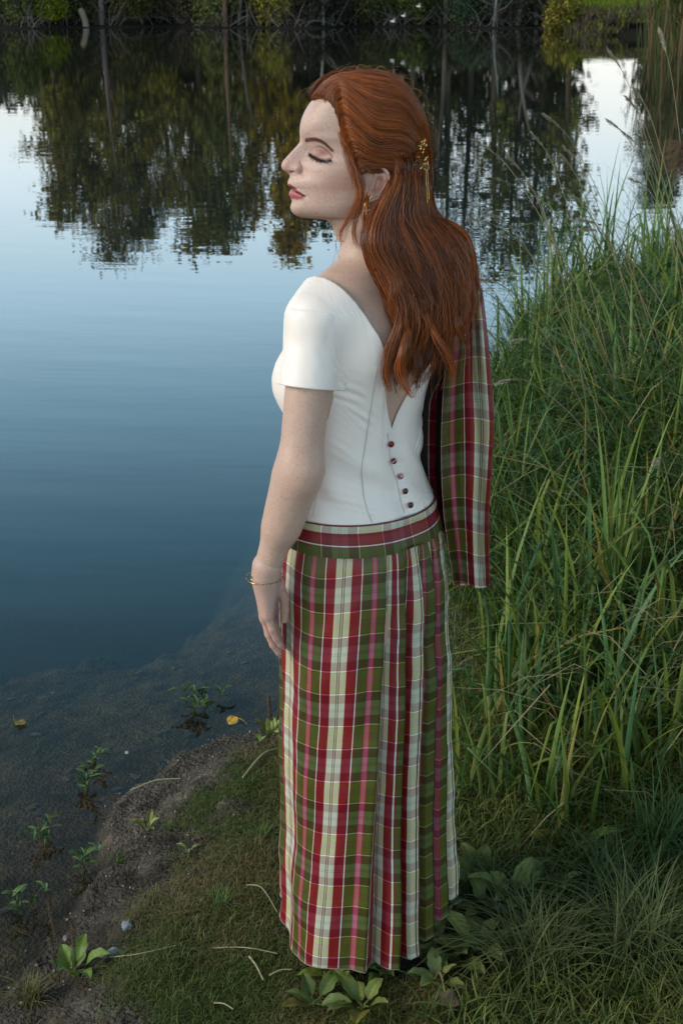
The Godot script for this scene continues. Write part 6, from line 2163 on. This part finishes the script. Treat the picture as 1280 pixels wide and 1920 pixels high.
func build_jewels(root: Node3D) -> void:
	rng.seed = 55
	var gm := mat("gold", 0.22, 1.0, 0.5)
	var gold := L(0.85, 0.58, 0.20)
	# the clip: gold leaves and petals in a spray, two fine chains
	var b := MB.new()
	var leaves := [[789, 268, 300], [794, 266, 60], [799, 264, 70], [787, 274, 30], [792, 273, 45], [797, 271, 60], [801, 273, 55], [791, 279, 80], [797, 281, 55], [795, 287, 50], [788, 294, 45], [785, 301, 40], [780, 309, 40], [783, 303, 30], [789, 302, 35], [781, 315, 50], [787, 320, 60], [792, 316, 62], [786, 330, 55], [791, 328, 75], [800, 300, 60], [803, 296, 55], [798, 308, 40]]
	for q in leaves:
		var a := deg_to_rad(q[2] + rf(-12, 12))
		var l := rf(5.0, 9.0) if q[1] < 312 else 12.0
		var p := Vector2(q[0], q[1])
		var e := Vector2(cos(a), -sin(a)) * l
		var pts := PackedVector3Array()
		for f in [-0.5, -0.2, 0.2, 0.5]:
			var z: Vector2 = p + e * f
			pts.append(head_point(z.x, z.y, maxf(hair_w(z.x, z.y), 48.0) + 13.0 + rf(0, 3)) - AX)
		b.blade(pts, 0.0042, gold, gold, 0.5)
		b.tube(pts, PackedFloat32Array([0.0004, 0.0008, 0.0007, 0.0002]), 5, gold)
	b.tube(PackedVector3Array([head_point(797, 318, 66) - AX, head_point(801, 321, 64) - AX, head_point(806, 318, 58) - AX, head_point(804, 304, 58) - AX, head_point(799, 312, 66) - AX]), radii(5, 0.0012, 0.0009), 6, gold)
	obj("hair_clip", b.mesh(), gm, root)
	for s in 2:
		var c := MB.new()
		for i in 34:
			var f := i / 33.0
			var p := P(lerpf(797.5 + s * 3.5, 801.0 + s * 3.0, f), lerpf(321, 381 - s * 8, f), 2.342 + 0.006 * s) - AX
			c.ball(p, Vector3(0.0006, 0.0009, 0.0006) * (1.0 if i % 2 else 0.7), 3, gold)
		obj("chain", c.mesh(), gm, root)
	# earrings
	var e := MB.new()
	e.tube(PackedVector3Array([head_point(699, 369.5, 86) - AX, head_point(703, 368, 87) - AX, head_point(707, 369.5, 86) - AX]), radii(3, 0.0014, 0.0012), 6, gold)
	obj("ear_stud", e.mesh(), gm, root)
	e = MB.new()
	var hook := curve([head_point(697, 374, 98) - AX, head_point(696, 370, 98) - AX, head_point(694.5, 378, 98) - AX, head_point(694, 391, 98) - AX], 12)
	e.tube(hook, radii(12, 0.0006, 0.0005), 5, gold)
	for q in [[0, 5.2], [90, 3.6], [180, 4.6], [270, 3.6]]:
		var a := deg_to_rad(q[0] - 90.0)
		e.tube(PackedVector3Array([head_point(694, 395, 98) - AX, head_point(694 + cos(a) * q[1], 395 + sin(a) * q[1], 98) - AX]), PackedFloat32Array([0.0011, 0.0002]), 5, gold)
	obj("earring", e.mesh(), gm, root)
	e = MB.new()
	e.tube(curve([head_point(685.5, 380, 97) - AX, head_point(685, 386, 98) - AX, head_point(685, 391, 98) - AX], 6), radii(6, 0.0005, 0.0005), 5, gold)
	e.ball(head_point(685, 396, 98) - AX, Vector3(0.001, 0.003, 0.001), 5, L(0.9, 0.85, 0.7))
	obj("earring", e.mesh(), gm, root)
	# bracelet
	var wr := capB[3]
	var dirv := (capB[3] - capA[3]).normalized()
	var ux := dirv.cross(Vector3(0, 0, 1)).normalized()
	var uy := dirv.cross(ux)
	e = MB.new()
	var beads := MB.new()
	var ring := PackedVector3Array()
	for k in 49:
		var a := TAU * k / 48.0
		var dd := (ux * cos(a) + uy * sin(a))
		var p := wr + dirv * (0.004 - 0.008 * dd.x) + dd * 0.05
		p = body_ray(wr + dirv * (0.004 - 0.010 * (dd.x * 20.0 * 0.05)), dd, 0.0012, fall, 0.05)
		ring.append(p - AX)
		if k % 3 == 0: beads.ball(p - AX, Vector3.ONE * 0.0013, 4, L(0.03, 0.02, 0.02))
	e.tube(ring, radii(49, 0.0006, 0.0006), 5, gold, Color(-1, 0, 0), false)
	var br := obj("bracelet", e.mesh(), gm, root)
	obj("beads", beads.mesh(), mat("bead", 0.3), br)
	e = MB.new()
	var ch := P(473.0, 1091, 2.262) - AX
	var rr := PackedVector3Array()
	for k in 17:
		var a := TAU * k / 16.0
		rr.append(ch + Vector3(cos(a) * 0.0030, sin(a) * 0.0044, 0.001 * cos(a)))
	e.tube(rr, radii(17, 0.0010, 0.0010), 6, gold, Color(-1, 0, 0), false)
	e.tube(PackedVector3Array([P(471, 1079, 2.262) - AX, P(472, 1083, 2.262) - AX, P(473, 1087, 2.262) - AX]), radii(3, 0.0010, 0.0008), 5, gold)
	obj("charm", e.mesh(), gm, br)

func build_woman() -> void:
	for i in 180:
		var h := 0.70 + i / 200.0
		tor.append(slut(TORSO.map(func(t): return [t[0], t[1]]), h)) 
		tor.append(slut(TORSO.map(func(t): return [t[0], t[2]]), h))
		tor.append(slut(TORSO.map(func(t): return [t[0], t[3]]), h))
	# bones: 0, 1 the shoulder stubs, 2, 3 left arm, 4, 5 right arm, then legs
	var js := P(590, 598, 2.315)
	var je := P(562, 874, 2.262)
	var jw := P(497, 1078, 2.275)
	var rs := W(0.150, 1.318, 0.0)
	bone(W(-0.085, 1.337, 0.0), js, 0.048, 0.039)
	bone(W(0.085, 1.337, 0.0), rs, 0.05, 0.043)
	bone(js, je, 0.0400, 0.0362)
	bone(je, jw, 0.0355, 0.0228)
	var re := W(0.165, 1.10, -0.14)
	var rw := W(0.170, 1.19, -0.20)
	bone(rs, re, 0.0425, 0.037)
	bone(re, rw, 0.037, 0.0245)
	bone(P(553, 905, 2.262), P(530, 985, 2.266), 0.0375, 0.0315)       # the fuller upper forearm
	bone(P(573, 884, 2.247), P(570, 896, 2.246), 0.024, 0.022)        # the point of the elbow
	for s in [-1.0, 1.0]:
		bone(W(s * 0.085, 0.74, 0.0), W(s * 0.085, 0.46, -0.005), 0.078, 0.052)
		bone(W(s * 0.085, 0.46, -0.005), W(s * 0.085, 0.12, 0.02), 0.050, 0.032)
	var root := thing("person", "red-haired woman in white bodice and plaid skirt standing on the bank, face turned left", "person", AX)
	var sk := mat("skin", 0.46, 0.0, 0.42)
	sk.subsurf_scatter_enabled = true
	sk.subsurf_scatter_strength = 0.10
	sk.uv1_triplanar = true
	sk.uv1_scale = Vector3.ONE * 7.0
	sk.albedo_texture = dot_texture(768, 2300, 8)
	var b := MB.new()
	nets(b, fall, Vector3(-0.30, 0.20, -2.74), Vector3(0.36, 1.665, -2.13), 0.0085, skin_paint)
	build_head(b)
	var fl := [
		[P(522, 1098, 2.292), P(533, 1122, 2.302), P(534, 1144, 2.306), P(533, 1162, 2.305)],
		[P(508, 1152, 2.322), P(516, 1180, 2.326), P(522, 1199, 2.324), P(528, 1213, 2.320)],
		[P(500, 1158, 2.306), P(507, 1189, 2.308), P(514, 1209, 2.308), P(522, 1224, 2.306)],
		[P(497, 1158, 2.288), P(504, 1189, 2.288), P(512, 1209, 2.290), P(521, 1223, 2.293)],
		[P(502, 1153, 2.270), P(510, 1180, 2.270), P(517, 1197, 2.274), P(526, 1211, 2.279)]]
	hand(b, P(497, 1084, 2.275), P(501, 1062, 2.273), fl, 0.0245)
	# the right hand holds the jacket collar before her shoulder
	var rk := rw + (rw - re).normalized() * 0.02
	var fr := []
	for i in 5:
		var sx := (i - 2.5) * 0.017
		var k0 := rk + Vector3(sx, 0.062, 0.01)
		if i == 0: fr.append([rk + Vector3(-0.035, 0.025, 0.02), rk + Vector3(-0.040, 0.055, 0.035), rk + Vector3(-0.022, 0.072, 0.05), rk + Vector3(-0.004, 0.082, 0.055)])
		else: fr.append([k0, k0 + Vector3(0, 0.028, 0.025), k0 + Vector3(0, 0.014, 0.046), k0 + Vector3(0, -0.006, 0.050)])
	hand(b, rk, rw - (rw - re).normalized() * 0.02, fr, 0.0245)
	b.shift(AX)
	obj("body", b.mesh(), sk, root)
	# lashes
	var lb := MB.new()
	rng.seed = 4
	for i in 46:
		var f := i / 45.0 * (LASH.size() - 1)
		var k := mini(int(f), LASH.size() - 2)
		var p: Vector2 = (LASH[k] as Vector2).lerp(LASH[k + 1], f - k)
		var l := rf(7.5, 12.5) * (0.7 + 0.3 * sin(i / 45.0 * PI))
		var dirv := Vector2(-0.75 + i / 45.0 * 1.1, 0.85)
		var w := 31.0 + (p.x - 583.0) * 0.62
		var pts := PackedVector3Array()
		for g in [0.0, 0.4, 0.75, 1.0]:
			var q: Vector2 = p + dirv * l * g - Vector2(0, 2.4 * g * g)
			pts.append(head_point(q.x, q.y, w + 12.0 * g + 4.0) - AX)
		lb.tube(pts, radii(4, 0.00058, 0.00015), 3, L(0.008, 0.006, 0.006), Color(-1, 0, 0), false)
	obj("eyelashes", lb.mesh(), mat("lash", 0.5), root)
	build_dress(root)
	build_hair(root)
	build_jewels(root)


func _ready() -> void:
	nz.seed = 12
	nz.frequency = 0.05
	nz.noise_type = FastNoiseLite.TYPE_SIMPLEX_SMOOTH
	nz.fractal_octaves = 3
	build_light()
	build_ground()
	var t := Time.get_ticks_msec()
	build_far()
	print("far ", Time.get_ticks_msec() - t); t = Time.get_ticks_msec()
	build_woman()
	print("woman ", Time.get_ticks_msec() - t); t = Time.get_ticks_msec()
	build_grass()
	build_small()
	print("grass ", Time.get_ticks_msec() - t)
